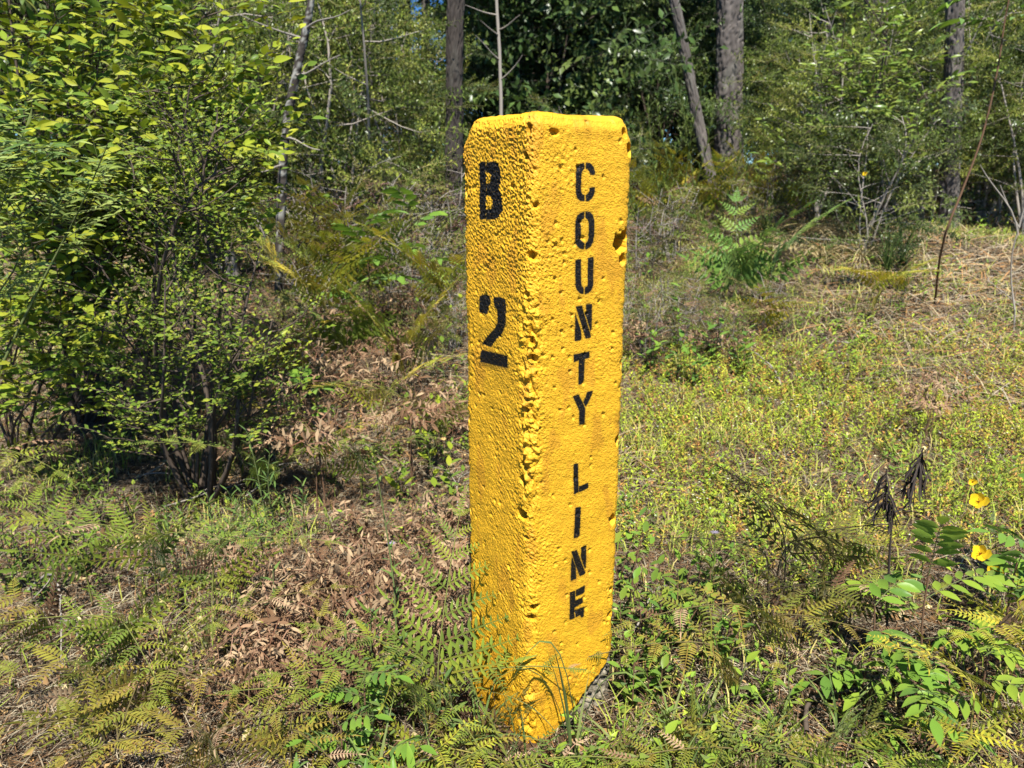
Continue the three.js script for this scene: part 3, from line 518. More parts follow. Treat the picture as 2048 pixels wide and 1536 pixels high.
// Broadleaf trees whose crowns shade the forest
function treeProto(key, seed, low) {
  if (protos.has(key)) return protos.get(key);
  const h = 8, rad = 2.4, r = rng(seed), wood = new Geo(), leaves = new Geo(), tr = path(V(0, -0.1, 0), V((r() - .5) * 0.8, h, (r() - .5) * 0.8), r, 0.04, 12);
  for (let k = 0; k < 26; k++) {
    const t = lerp(low, 0.98, (k + r()) / 26), p = at(tr, t), d2 = ball(r); d2.y = Math.abs(d2.y) * 0.4 + 0.1; d2.normalize();
    const br = path(p, V().copy(p).addScaledVector(d2, rad * (0.5 + 0.6 * r()) * Math.sin(Math.PI * clamp(0.2 + 0.75 * (t - low) / (1 - low)))), r, 0.15, 5); wood.tube(br, 0.02, 0.005, 5);
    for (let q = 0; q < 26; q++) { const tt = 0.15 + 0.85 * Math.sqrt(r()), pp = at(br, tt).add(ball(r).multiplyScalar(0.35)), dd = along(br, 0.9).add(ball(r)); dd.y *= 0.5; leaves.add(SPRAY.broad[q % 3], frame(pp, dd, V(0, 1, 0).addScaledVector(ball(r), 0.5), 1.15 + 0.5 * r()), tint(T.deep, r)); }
  }
  const out = { trunk: new Geo().tube(tr, 0.012 * h, 0.015, 9, [1, 1, 1], 0.15).build(false), wood: wood.build(false), leaves: leaves.build(), h }; protos.set(key, out); return out;
}
function hardwood(label, px, d, h, turn, group, pr) {
  const o = thing('understory_tree', label, 'tree', spot(px, d), group); o.scale.setScalar(h / pr.h); o.rotation.y = turn;
  part('trunk', pr.trunk, M.twig, o); part('limbs', pr.wood, M.twig, o); part('crown', pr.leaves, glossVC, o).userData.kind = 'stuff'; return o;
}
[[1170, 12.5, 8, 2.2, .32], [1240, 12, 7, 2.2, .36], [1110, 15, 9, 2.6, .3], [560, 12.5, 8, 2.3, .36], [330, 12, 8, 2.3, .3], [100, 11, 8, 2.3, .3], [1840, 13, 8, 2.3, .4], [2050, 12, 8, 2.3, .38], [1240, 18, 10, 3, .25], [560, 19, 10, 3, .3], [1700, 20, 10, 3, .3], [430, 18, 10, 3, .3], [200, 17, 10, 3, .3]].forEach(([px, d, h, rad, low], k) =>
  hardwood('shady broad-leaved tree filling the space between the pines', px, d, h, k * 1.7, 'broad-leaved trees between the pines', treeProto('tree' + k % 3, 300 + k % 3, [.32, .36, .3][k % 3])));

// The woods beyond, where nothing can be told apart
{
  const r = rng(404), g = new THREE.Group(); g.name = 'distant_woods'; scene.add(g); tag(g, 'mass of green woods far behind the pines', 'woods', undefined, 'stuff');
  const sets = [[], []];
  for (let k = 0; k < 46; k++) { const px = -250 + 2550 * (k + r()) / 46, d = 24 + 16 * r(), p = spot(px, d); if (Math.abs(px - 860) < 150 || Math.abs(px - 1500) < 140 || Math.abs(px - 1890) < 140) continue; sets[k % 2].push(frame(p, V(0, 1, 0), V(Math.cos(k), 0, Math.sin(k)), k % 2 ? 1.7 + 0.9 * r() : 1.0 + 0.5 * r())); }
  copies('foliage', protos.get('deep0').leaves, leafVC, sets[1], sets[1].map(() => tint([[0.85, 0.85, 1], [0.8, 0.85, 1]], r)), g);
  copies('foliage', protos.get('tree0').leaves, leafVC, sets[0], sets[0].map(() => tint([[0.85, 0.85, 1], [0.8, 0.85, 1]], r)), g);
}

// Saplings
{
  const r = rng(71), base = spot(556, 5.6), o = thing('leaning_sapling', 'thin leaning sapling trunk spotted with pale lichen', 'sapling', base), a = V(0, -0.1, 0);
  const pts = [a, ...[[562, 400], [566, 330], [575, 240], [592, 150], [612, 60], [628, -30], [660, -160], [690, -300]].map(([x, y]) => pix3(x, y, 5.6).sub(base))];
  const fine = new THREE.CatmullRomCurve3(pts).getPoints(150), g = new Geo().tube(fine, 0.034, 0.02, 12, [1, 1, 1]);
  for (let k = 0; k < g.p.length; k += 3) { const w = n3(g.p[k] * 22, g.p[k + 1] * 22, g.p[k + 2] * 22), f = n3(g.p[k] * 60, g.p[k + 1] * 60, g.p[k + 2] * 60), li = sm(0.1, 0.26, w + 0.5 * f), q = 0.05 + 0.03 * f; g.c[k] = lerp(q * 1.1, 0.3, li); g.c[k + 1] = lerp(q * 0.9, 0.29, li); g.c[k + 2] = lerp(q * 0.75, 0.25, li); g.p[k] += f * 0.008; g.p[k + 2] += w * 0.006; }
  part('trunk', g.build(), M.bark, o);
  for (const [x0, y0, x1, y1] of [[600, 75, 470, 25], [610, 60, 700, 20], [570, 275, 640, 300], [566, 330, 520, 345], [588, 150, 680, 110]]) part('branch', new Geo().tube(path(pix3(x0, y0, 5.6).sub(base), pix3(x1, y1, 5.3).sub(base), r, 0.1, 6), 0.008, 0.003, 5).build(false), M.twigPale, o);
  const b2 = spot(1003, 7), o2 = thing('pale_sapling', 'thin pale straight sapling stem rising behind the top of the post', 'sapling', b2);
  part('trunk', new Geo().tube([V(0, -.1, 0), ...[[1002, 200], [999, 100], [994, 20], [990, -80], [985, -250]].map(([x, y]) => pix3(x, y, 7).sub(b2))], 0.017, 0.011, 7).build(false), M.twigPale, o2);
  for (const [x0, y0, x1, y1] of [[996, 30, 930, 10], [997, 70, 960, 40], [998, 60, 1040, 30], [1000, 120, 950, 70], [1001, 160, 1045, 110]]) part('branch', new Geo().tube(path(pix3(x0, y0, 7).sub(b2), pix3(x1, y1, 6.8).sub(b2), r, 0.1, 5), 0.007, 0.003, 4).build(false), M.twigPale, o2);
  const b3 = spot(2030, 4.9), o3 = thing('bare_twig_shrub', 'bare grey branching twigs standing in the pine straw', 'dead shrub', b3);
  const w = new Geo();
  for (const [x0, y0, x1, y1] of [[2030, 620, 2038, 455], [2038, 455, 2000, 370], [2038, 455, 2060, 380], [2036, 470, 1960, 330], [2048, 420, 2070, 330]]) w.tube(path(pix3(x0, y0, 4.9).sub(b3), pix3(x1, y1, 4.9).sub(b3), r, 0.15, 6), 0.006, 0.003, 5);
  w.tube(path(V(0, -.05, 0), pix3(2030, 620, 4.9).sub(b3), r, 0.05, 4), 0.008, 0.006, 5);
  part('branches', w.build(false), M.twigPale, o3);
}
console.log('forest built');

// ------------------------------------------------------------------ ferns
// A pinna along +y, length 1, facing +z: narrow lobes in pairs along a midrib, and a long tail.
function pinnaT(seed, { n = 10, lobe = 0.2, w = 0.05, crumple = 0, droop = 0.12, lw = 0.3 } = {}) {
  const r = rng(seed), g = new Geo(), lt = leafT({ w: lw, segs: 3, fold: 0.3, curl: 0.14, peak: 0.35, blunt: 0.6, stalk: 0 });
  const bend = (t) => V(0.03 * Math.sin(t * 3 + seed), t, -droop * t * t + crumple * 0.15 * Math.sin(t * 9 + seed));
  const mid = []; for (let k = 0; k <= 6; k++) mid.push(bend(k / 6 * 0.94));
  g.ribbon(mid, V(1, 0, 0), 0.02, [0.9, 0.75, 0.8], 0.2);
  for (let k = 0; k < n; k++) {
    const t = 0.06 + 0.8 * k / (n - 1), L = lobe * (1 - Math.pow(t, 1.6) * 0.86) * (0.9 + 0.2 * r()) * (k === 0 ? 0.75 : 1);
    for (const s of [-1, 1]) {
      if (crumple && r() < 0.12) continue;
      const dir = V(s, 0.42 + 0.15 * r(), 0.05 + (crumple ? crumple * (r() * 2 - 1.4) : 0.1 * (r() - .5))), k2 = 0.82 + 0.36 * r();
      g.add(lt, frame(bend(t), dir, V(crumple * (r() - .5) * 2, crumple * (r() - .5) * 2, 1), L), [k2, k2, k2]);
    }
  }
  g.add(leafT({ w: 0.16, segs: 3, fold: 0.3, curl: 0.25, peak: 0.2, stalk: 0 }), frame(bend(0.84), V(0, 1, -0.15), V(0, 0, 1), 0.24), [1, 1, 1]);
  return g.build();
}
const PINNA = [1, 2, 3, 9, 10].map((s) => pinnaT(s, { n: 9 + s % 3, lobe: 0.18 + 0.02 * (s % 3), droop: 0.06 + 0.07 * (s % 4), crumple: s > 8 ? 0.18 : 0 })), PINNA_SLIM = [4, 5].map((s) => pinnaT(s, { lobe: 0.165, n: 10 })), PINNA_DEAD = [6, 7, 8].map((s) => pinnaT(s, { crumple: 1.1, droop: 0.4, n: 8, lobe: 0.26 }));
const PINNA_FAR = [11, 12].map((s) => pinnaT(s, { n: 7, lobe: 0.26, lw: 0.42 }));
for (const g of [...PINNA, ...PINNA_SLIM, ...PINNA_DEAD]) g.userData = {};
for (const set of Object.values(FERN)) for (const m of set) m.vertexColors = true;
const stipeM = { green: stdM(0.16, 0.17, 0.04), dead: stdM(0.16, 0.09, 0.05), dark: stdM(0.045, 0.035, 0.02), yellow: stdM(0.26, 0.22, 0.05), olive: stdM(0.14, 0.11, 0.04), fresh: stdM(0.16, 0.24, 0.05) };
const dead0 = (k) => k === 'dead';
function frond(parent, r, { h, blade, az, tilt, kind, pairs = 8, width = 0.5, start = V(0, 0, 0), far = false }) {
  blade *= dead0(kind) ? 1 : 1.42; pairs = Math.max(5, pairs - 2); const out = V(Math.sin(az), 0, Math.cos(az)), dead = kind === 'dead';
  const p0 = V(start.x, -0.02, start.z), p1 = V().copy(start).addScaledVector(out, h * 0.12).add(V(0, h, 0));
  const ct = Math.cos(tilt), st = Math.sin(tilt), bd = V().copy(out).multiplyScalar(ct).add(V(0, st, 0));
  const p2 = V().copy(p1).addScaledVector(bd, blade * 0.5), p3 = V().copy(p1).addScaledVector(bd, blade).add(V(0, -blade * (dead ? 0.3 : 0.14), 0));
  const cur = new THREE.CatmullRomCurve3([p0, V().lerpVectors(p0, p1, 0.55).addScaledVector(out, -h * 0.04), p1, p2, p3]).getPoints(18);
  const f = part('frond', new Geo().tube(cur, 0.0026, 0.0009, 5).build(false), stipeM[kind], parent);
  const from = h / (h + blade) * 0.96, latBase = V().crossVectors(bd, V(0, 1, 0)).normalize(), geos = dead ? PINNA_DEAD : far ? PINNA_FAR : r() < 0.6 ? PINNA : PINNA_SLIM;
  for (let k = 0; k <= pairs; k++) {
    const t = lerp(from, 0.93, k / pairs), u = k / pairs, p = at(cur, t), d = along(cur, Math.min(t, 0.98)), nrm = V().crossVectors(latBase, d); if (nrm.y < 0) nrm.negate();
    const L = blade * (width + 0.06) * (1 - Math.pow(u, 1.2) * 0.78) * (0.88 + 0.24 * r());
    for (const s of [-1, 1]) {
      if (r() < (dead ? 0.15 : 0.04)) continue;
      const dir = V().copy(latBase).multiplyScalar(s).addScaledVector(d, 0.5 + 0.35 * u).addScaledVector(nrm, 0.12 + 0.15 * (r() - .5) - (dead ? 0.55 * r() : 0)).normalize();
      const q = part('pinna', geos[Math.floor(r() * geos.length)], (dead || r() > 0.07 ? FERN[kind] : FERN.dead)[Math.floor(r() * 3)], f), n2 = V().copy(nrm).addScaledVector(latBase, -s * 0.15).addScaledVector(ball(r), dead ? 0.7 : 0.26);
      frame(p, dir, n2, L, L * (0.9 + 0.25 * r())).decompose(q.position, q.quaternion, q.scale);
    }
  }
  const q = part('pinna', geos[0], FERN[kind][0], f); frame(at(cur, 0.93), along(cur, 0.97), V(0, 1, 0), blade * 0.2).decompose(q.position, q.quaternion, q.scale);
}
function fern(px, d, kind, fronds, label, group, seed, name = kind === 'dead' ? 'dead_fern' : 'bracken_fern') {
  const o = thing(name, label, 'fern', spot(px, d), group), r = rng(seed * 31 + 7);
  for (const [h, blade, azDeg, tiltDeg, pairs] of fronds) frond(o, r, { h, blade, az: azDeg * Math.PI / 180, tilt: tiltDeg * Math.PI / 180, kind, far: d > 3.5, pairs: pairs ?? 8, width: 0.46 + 0.1 * r(), start: V((r() - .5) * 0.05, 0, (r() - .5) * 0.05) });
  return o;
}
// az: 0 leans to the camera, 90 to +x, 180 away
const FG = { patch: 'green ferns in the patch of crumpled brown fronds', post: 'ferns crowding the foot of the post', olive: 'olive ferns low in the grass', far: 'ferns below the slanting pine trunk', mid: 'yellow-green ferns in the needle litter' };
const lbPatch = 'green fern with spread fronds at the edge of crumpled brown ferns', lbPost = 'green fern with ribbed leaflets crowding the foot of the yellow post', lbOlive = 'olive fern sprawling low among grass blades and green leaflets', lbFar = 'yellowish fern in the low thicket below the slanting pine trunk', lbMid = 'yellow-green fern standing in grey needle litter before the undergrowth';
let fs = 1;
for (const [px, d, kind, fr] of [
  [330, 1.86, 'green', [[.22, .3, -70, 25, 9], [.24, .28, 60, 20, 8]]], [200, 1.9, 'green', [[.2, .26, -110, 35, 8]]], [440, 1.84, 'green', [[.22, .26, 80, 15], [.16, .22, 20, 10]]], [250, 1.62, 'green', [[.14, .28, -80, 8, 9], [.15, .24, 40, 5]]],
  [180, 1.5, 'olive', [[.12, .24, -60, 10], [.12, .22, 60, 0]]], [330, 1.48, 'olive', [[.12, .25, 70, 5], [.12, .2, 10, 0]]], [420, 1.6, 'olive', [[.14, .24, 110, 15]]], [90, 1.68, 'olive', [[.14, .22, -90, 20]]], [230, 1.36, 'olive', [[.1, .22, 30, 0], [.1, .2, -80, 0]]],
]) fern(px, d, kind, fr, lbPatch, FG.patch, fs++);
for (const [px, d, kind, fr] of [
  [895, 1.42, 'green', [[.2, .26, 165, 62, 9], [.16, .22, -80, 35], [.15, .2, 80, 20]]], [835, 1.40, 'green', [[.14, .24, -60, 30, 9], [.12, .2, 30, 10]]], [760, 1.36, 'green', [[.12, .22, -80, 20]]], [940, 1.26, 'olive', [[.1, .24, 40, 15], [.1, .2, -50, 10]]], [1010, 1.2, 'green', [[.1, .22, -70, 12, 9], [.1, .2, 80, 20]]], [850, 1.25, 'yellow', [[.08, .22, -40, 5, 9], [.1, .2, 70, 10]]],
  [1130, 1.18, 'green', [[.09, .2, 80, 10], [.08, .18, -80, 5]]], [1230, 1.22, 'olive', [[.1, .2, 60, 5]]], [1090, 1.12, 'yellow', [[.08, .2, 20, 20]]], [960, 1.12, 'green', [[.1, .18, -60, 15]]],
]) fern(px, d, kind, fr, lbPost, FG.post, fs++);
for (const [px, d, kind, fr] of [
  [450, 1.3, 'olive', [[.1, .22, 80, 25, 9], [.1, .2, -60, 15]]], [560, 1.28, 'olive', [[.1, .2, 40, 20], [.1, .2, 170, 45]]], [620, 1.2, 'yellow', [[.08, .2, -40, 5], [.08, .18, 60, 5]]], [720, 1.18, 'yellow', [[.08, .2, 60, 10], [.07, .18, -60, 0]]],
  [1500, 1.62, 'olive', [[.18, .26, -70, 12, 9], [.16, .24, 60, 10]]], [1600, 1.7, 'olive', [[.18, .25, 70, 15], [.15, .22, -30, 5]]], [1420, 1.5, 'olive', [[.14, .22, -80, 10]]], [1380, 1.28, 'green', [[.1, .2, -60, 8, 9], [.1, .2, 80, 5]]], [1500, 1.25, 'olive', [[.1, .2, -80, 10], [.1, .2, 60, 8]]], [1290, 1.3, 'olive', [[.09, .18, 20, 8]]], [1620, 1.3, 'green', [[.1, .2, 40, 12], [.1, .18, -70, 5]]], [1730, 1.34, 'olive', [[.1, .18, 60, 10]]], [1780, 1.25, 'green', [[.09, .18, -40, 10]]], [1660, 1.95, 'olive', [[.2, .24, -60, 15], [.18, .22, 90, 15]]],
]) fern(px, d, kind, fr, lbOlive, FG.olive, fs++);
fern(1545, 1.78, 'dark', [[.3, .3, -55, 48, 9], [.26, .26, 70, 25, 8], [.22, .22, -100, 10]], 'tall dark bronze fern standing between post and seed stalk', undefined, fs++);
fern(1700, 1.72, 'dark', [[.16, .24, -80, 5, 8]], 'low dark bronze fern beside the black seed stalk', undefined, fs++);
fern(2010, 1.5, 'yellow', [[.26, .26, 30, 48, 9], [.2, .24, -60, 25, 9], [.2, .22, 90, 20]], 'bright yellow-green fern beside the large green sumac leaves', undefined, fs++);
fern(1925, 1.32, 'yellow', [[.2, .22, -75, 35, 9], [.1, .24, 10, -20, 9]], 'bright yellow fern drooping beside the large green sumac leaves', undefined, fs++);
for (const [px, d, kind, fr] of [
  [640, 2.75, 'yellow', [[.22, .3, -60, 40, 9], [.2, .28, 60, 25]]], [590, 3.2, 'green', [[.2, .28, 80, 25]]], [680, 2.95, 'green', [[.18, .26, 100, 20]]], [800, 3.7, 'yellow', [[.38, .4, -70, 30, 9], [.36, .36, 80, 30]]], [850, 3.9, 'olive', [[.3, .36, 60, 25]]], [760, 4.1, 'green', [[.34, .36, -40, 25]]], [830, 3.3, 'olive', [[.14, .24, 60, 10]]],
  [620, 5.0, 'yellow', [[.6, .5, -60, 30, 9], [.55, .46, 70, 25]]], [690, 5.2, 'olive', [[.5, .5, 60, 25], [.5, .45, -20, 15]]], [560, 5.3, 'yellow', [[.55, .5, -80, 25]]], [740, 5.0, 'green', [[.5, .45, 40, 25]]], [650, 5.8, 'olive', [[.6, .5, 0, 20], [.55, .5, 90, 30]]], [20, 2.5, 'green', [[.25, .3, 60, 8, 9]]], [30, 2.9, 'dead', [[.3, .3, 40, 20]]],
]) fern(px, d, kind, d > 3.5 ? fr.map(([a, b, c, t, e]) => [a * 0.8, b, c, t + 28, e]) : fr, kind === 'dead' ? 'brown withered fern under the low shrub of large pale leaves' : lbMid, kind === 'dead' ? undefined : FG.mid, fs++);
for (const [px, d, kind, fr] of [
  [1290, 8.4, 'yellow', [[.5, .5, -60, 25], [.45, .5, 60, 20]]], [1340, 8.8, 'olive', [[.55, .5, -40, 20], [.5, .5, 80, 25]]], [1400, 8.3, 'yellow', [[.5, .55, 70, 25], [.5, .5, -60, 20]]], [1450, 8.5, 'yellow', [[.5, .5, 60, 25], [.45, .5, -30, 15]]], [1510, 8.6, 'yellow', [[.5, .5, 90, 30], [.5, .5, -80, 25]]], [1370, 7.6, 'olive', [[.4, .45, 50, 20], [.4, .4, -70, 20]]], [1300, 7.4, 'green', [[.4, .45, -80, 20], [.35, .4, 60, 15]]], [1560, 8.2, 'green', [[.4, .45, 60, 25]]], [1600, 7.5, 'yellow', [[.45, .4, 20, 20]]], [1320, 7.9, 'yellow', [[.5, .5, 20, 25], [.4, .5, 100, 20]]], [1420, 7.7, 'green', [[.45, .5, -20, 20], [.4, .45, 80, 25]]], [1480, 7.9, 'yellow', [[.4, .5, -60, 25], [.4, .45, 30, 25]]], [1540, 7.7, 'olive', [[.4, .45, -30, 20], [.4, .4, 70, 30]]],
]) fern(px, d, kind, fr.map(([a, b, c, t, e]) => [a * 0.8, b, c, t + 35, e]), lbFar, FG.far, fs++);
fern(1465, 5.6, 'fresh', [[.3, .5, -60, 45, 9], [.32, .52, 50, 50, 9], [.28, .48, 170, 65]], 'fresh bright green fern in the middle of the clearing', undefined, fs++);
fern(1540, 5.7, 'fresh', [[.34, .5, 70, 50, 9], [.3, .42, -20, 40]], 'fresh bright green fern next to the straw-coloured grass', undefined, fs++);
fern(1520, 4.7, 'yellow', [[.2, .28, -30, 40], [.2, .26, 60, 20]], 'yellowing fern above the leafy tangle in the clearing', undefined, fs++);
fern(1735, 5.0, 'yellow', [[.34, .3, -60, 20], [.3, .28, 70, 25], [.22, .26, 60, 60]], 'upright yellow-green fern below the low dark bush', undefined, fs++);
fern(1790, 5.3, 'yellow', [[.3, .28, 60, 35], [.26, .26, -80, 20]], 'slim yellow-green fern by the dead straw under the low dark bush', undefined, fs++);
for (const [px, d, kind, fr] of [
  [540, 2.5, 'green', [[.22, .3, -50, 30], [.2, .28, 80, 25]]], [720, 2.6, 'green', [[.2, .28, -70, 35], [.18, .26, 60, 30]]], [880, 3.0, 'olive', [[.22, .3, -60, 35], [.2, .26, 30, 25]]], [600, 3.7, 'yellow', [[.3, .36, -60, 45], [.3, .34, 70, 40]]], [700, 3.8, 'green', [[.34, .36, 20, 40], [.3, .34, -80, 45]]], [760, 3.2, 'yellow', [[.24, .3, 80, 35], [.22, .28, -30, 30]]], [880, 4.6, 'yellow', [[.45, .44, -60, 45], [.4, .4, 60, 45]]], [660, 4.4, 'yellow', [[.45, .44, 60, 45], [.4, .4, -70, 40]]], [480, 3.2, 'olive', [[.2, .3, 60, 30]]],
]) fern(px, d, kind, fr, lbMid, FG.mid, fs++);
const DEAD_G = 'crumpled brown ferns beside the post';
for (const [px, d] of [[640, 1.9], [720, 2.0], [800, 1.95], [860, 1.9], [900, 2.1], [760, 1.8], [690, 1.75], [620, 1.72], [560, 1.85], [530, 1.7], [840, 2.3], [770, 2.2], [700, 2.25], [580, 1.58], [640, 1.5], [480, 1.95], [890, 1.72], [820, 1.7], [720, 1.58], [520, 1.5], [900, 2.35]].map((a) => a)) {
  const r = rng(fs * 77), fr = []; for (let k = 0; k < 3; k++) fr.push([0.05 + 0.12 * r(), 0.2 + 0.12 * r(), r() * 360, -5 + 30 * r(), 7]);
  fern(px, d, 'dead', fr, 'crumpled brown dead fern in the tangle beside the yellow post', DEAD_G, fs++);
}
for (const [px, d] of [[640, 4.3], [720, 4.4], [560, 4.2], [830, 4.6], [900, 4.8], [760, 5.0], [600, 3.4], [680, 3.4], [760, 3.6], [840, 3.5], [540, 3.0], [900, 3.2], [650, 2.5], [820, 2.7], [1300, 4.2], [1420, 4.3], [1280, 4.6], [1480, 4.6], [1850, 3.2]]) {
  const r = rng(fs * 77), fr = []; for (let k = 0; k < 3; k++) fr.push([0.08 + 0.25 * r(), 0.25 + 0.15 * r(), r() * 360, 0 + 40 * r(), 7]);
  fern(px, d, 'dead', fr, 'rusty dead fern collapsed in the open litter behind the post', 'rusty dead ferns in the litter behind the post', fs++);
}

// ------------------------------------------------------------------ leafy herbs
const gPoint = built(L_POINT), gLance = built(L_LANCE), gOval = built(L_OVAL), gNarrow = built(L_NARROW);
const L_SUMAC = leafT({ w: 0.4, segs: 6, fold: 0.22, curl: 0.14, peak: 0.42, blunt: 0.9, stalk: 0.03, wave: 0.12 }), gSumac = built(L_SUMAC);
function compound(parent, r, a, d, nrm, { pairs = 6, size = 0.05, gap = 0.03, mats = SUMAC, stem = M.stemGreen, geo = gSumac, droop = 0.25 }) {  // one feather-shaped leaf: axis and leaflets
  const L = gap * (pairs + 0.6), e = V().copy(a).addScaledVector(d, L).addScaledVector(V(0, -1, 0), droop * L), pts = []; for (let k = 0; k <= 7; k++) { const t = k / 7; pts.push(V().lerpVectors(a, e, t).add(V(0, droop * L * 0.9 * Math.sin(Math.PI * t) * 0.5, 0))); }
  const q = part('leaf', new Geo().tube(pts, 0.0013, 0.0006, 4).build(false), stem, parent);
  const lat = V().crossVectors(d, nrm).normalize();
  for (let k = 0; k < pairs; k++) for (const s of [-1, 1]) {
    const t = 0.16 + 0.8 * k / pairs, p = at(pts, t), ax = along(pts, t), dir = V().copy(lat).multiplyScalar(s).addScaledVector(ax, 0.5).addScaledVector(nrm, -0.1 + 0.25 * (r() - .5)).normalize();
    const m = part('leaflet', geo, mats[Math.floor(r() * mats.length)], q), sz = size * (0.72 + 0.28 * Math.sin(Math.PI * (0.2 + 0.6 * k / pairs))) * (0.9 + 0.2 * r());
    frame(p, dir, V().copy(nrm).addScaledVector(ball(r), 0.25), sz).decompose(m.position, m.quaternion, m.scale);
  }
  const m = part('leaflet', geo, mats[0], q); frame(at(pts, 1), along(pts, 1), nrm, size).decompose(m.position, m.quaternion, m.scale);
}
function sumac(px, d, h, leaves, seed, label, group, o2 = {}) {
  const base = spot(px, d), o = thing('sumac_plant', label, 'plant', base, group), r = rng(seed), st = path(V(0, -0.03, 0), V((o2.lean ?? 0) * h, h, (o2.back ?? 0) * h), r, 0.08, 6);
  part('stem', new Geo().tube(st, 0.0035, 0.0018, 6).build(false), M.stemRed, o);
  for (let k = 0; k < leaves; k++) {
    const t = leaves === 1 ? 1 : lerp(o2.from ?? 0.45, 1, k / (leaves - 1)), a = (o2.az?.[k] ?? (k * 137 + 30 * r())) * Math.PI / 180, el = (o2.el?.[k] ?? 25 + 25 * r()) * Math.PI / 180;
    const dir = V(Math.sin(a) * Math.cos(el), Math.sin(el), Math.cos(a) * Math.cos(el)), nrm = V().crossVectors(V().crossVectors(dir, V(0, 1, 0)), dir).normalize();
    compound(o, r, at(st, t), dir, nrm, { pairs: o2.pairs ?? 5, size: (o2.size ?? 0.05) * (0.85 + 0.3 * r()), gap: o2.gap ?? 0.028, mats: o2.mats ?? SUMAC, stem: M.stemGreen });
  }
  return o;
}
const SUMAC_Y = [leafM(0.24, 0.34, 0.035, { coat: 0.35 }), leafM(0.21, 0.31, 0.035, { coat: 0.35 }), leafM(0.18, 0.28, 0.03, { coat: 0.35 })];
sumac(1830, 1.52, 0.32, 5, 1, 'sumac with one upright yellow-green leaf beside the black seed stalk', undefined, { az: [-60, 70, 200, 100, -25], el: [10, 15, 10, 25, 72], size: 0.055, pairs: 6, gap: 0.033, lean: -0.05, mats: SUMAC_Y });
sumac(1990, 1.62, 0.3, 6, 2, 'dark-leaved sumac spreading large leaflets behind the bright yellow-green fern', undefined, { az: [60, -70, 150, 20, -30, 80], el: [15, 10, 30, 40, 55, 55], size: 0.062, pairs: 5, gap: 0.034 });
sumac(1720, 1.5, 0.26, 4, 3, 'young sumac with a flat fan of serrated leaflets below the seed stalk', undefined, { az: [-80, 60, 10, 120], el: [10, 12, 20, 30], size: 0.058, pairs: 4, gap: 0.03 });
sumac(2060, 1.78, 0.36, 5, 4, 'sumac with tall dark leaflets under the yellow flowers', undefined, { az: [-70, -100, 60, 160, -30], el: [30, 40, 30, 40, 60], size: 0.06, pairs: 5, gap: 0.034 });
sumac(1950, 1.42, 0.2, 4, 5, 'low sumac with broad bright leaflets under the bright yellow-green fern', undefined, { az: [-80, 40, 150, -20], el: [5, 15, 30, 40], size: 0.055, pairs: 4, gap: 0.03, mats: SUMAC_Y });
sumac(1800, 1.36, 0.17, 4, 6, 'low sumac with dark green leaflets in front of the seed stalk', undefined, { az: [-60, 60, 130, -10], el: [5, 12, 30, 20], size: 0.05, pairs: 4, gap: 0.028 });
const lbS = 'small green sumac seedling growing in the ferns below the post', gS = 'sumac seedlings in the ferns below the post';
[[740, 1.33, .2], [690, 1.26, .14], [620, 1.15, .12], [790, 1.22, .13], [720, 1.42, .12]].forEach(([px, d, h], k) => sumac(px, d, h, 4, 10 + k, lbS, gS, { size: 0.038, gap: 0.02, pairs: 4, from: 0.3 }));
sumac(740, 4.6, 0.75, 5, 20, 'leafy sumac reaching over the yellowish ferns behind the clearing', undefined, { size: 0.11, pairs: 4, gap: 0.06, az: [-80, 80, 20, -30, 60], el: [30, 25, 30, 50, 40] });
sumac(830, 4.9, 0.8, 5, 21, 'sumac with long drooping leaflets beside the rough shade-painted pine trunk', undefined, { size: 0.11, pairs: 4, gap: 0.06, az: [-60, 70, 10, 120, -20], el: [30, 25, 20, 40, 50] });
sumac(615, 3.1, 0.3, 5, 22, 'pale green sumac seedling above the yellow-green ferns', undefined, { size: 0.06, pairs: 3, gap: 0.035 });
{ // the tall sumac whose leafy top hangs into the frame
  const base = spot(1870, 5.6), o = thing('tall_sumac', 'tall thin sumac arching over with leaves high beside the slim pine trunk', 'sapling', base), r = rng(61);
  const pts = new THREE.CatmullRomCurve3([V(0, -.05, 0), ...[[1890, 470], [1925, 380], [1965, 270], [1995, 140], [2010, 40], [2030, -60]].map(([x, y]) => pix3(x, y, 4.9).sub(base))]).getPoints(24);
  part('stem', new Geo().tube(pts, 0.008, 0.004, 6).build(false), M.stemRed, o);
  for (const [t, a, el] of [[.8, -80, 20], [.86, 60, 25], [.9, -60, 25], [.95, 100, 10], [.97, -90, 15], [1, -40, 40], [.83, 20, 5], [.92, -100, 5], [.99, 40, 15]]) { const az = a * Math.PI / 180, e = el * Math.PI / 180, dir = V(Math.sin(az) * Math.cos(e), Math.sin(e), Math.cos(az) * Math.cos(e)), nrm = V().crossVectors(V().crossVectors(dir, V(0, 1, 0)), dir).normalize(); compound(o, r, at(pts, t), dir, nrm, { pairs: 5, size: 0.13, gap: 0.07, geo: gLance }); }
}
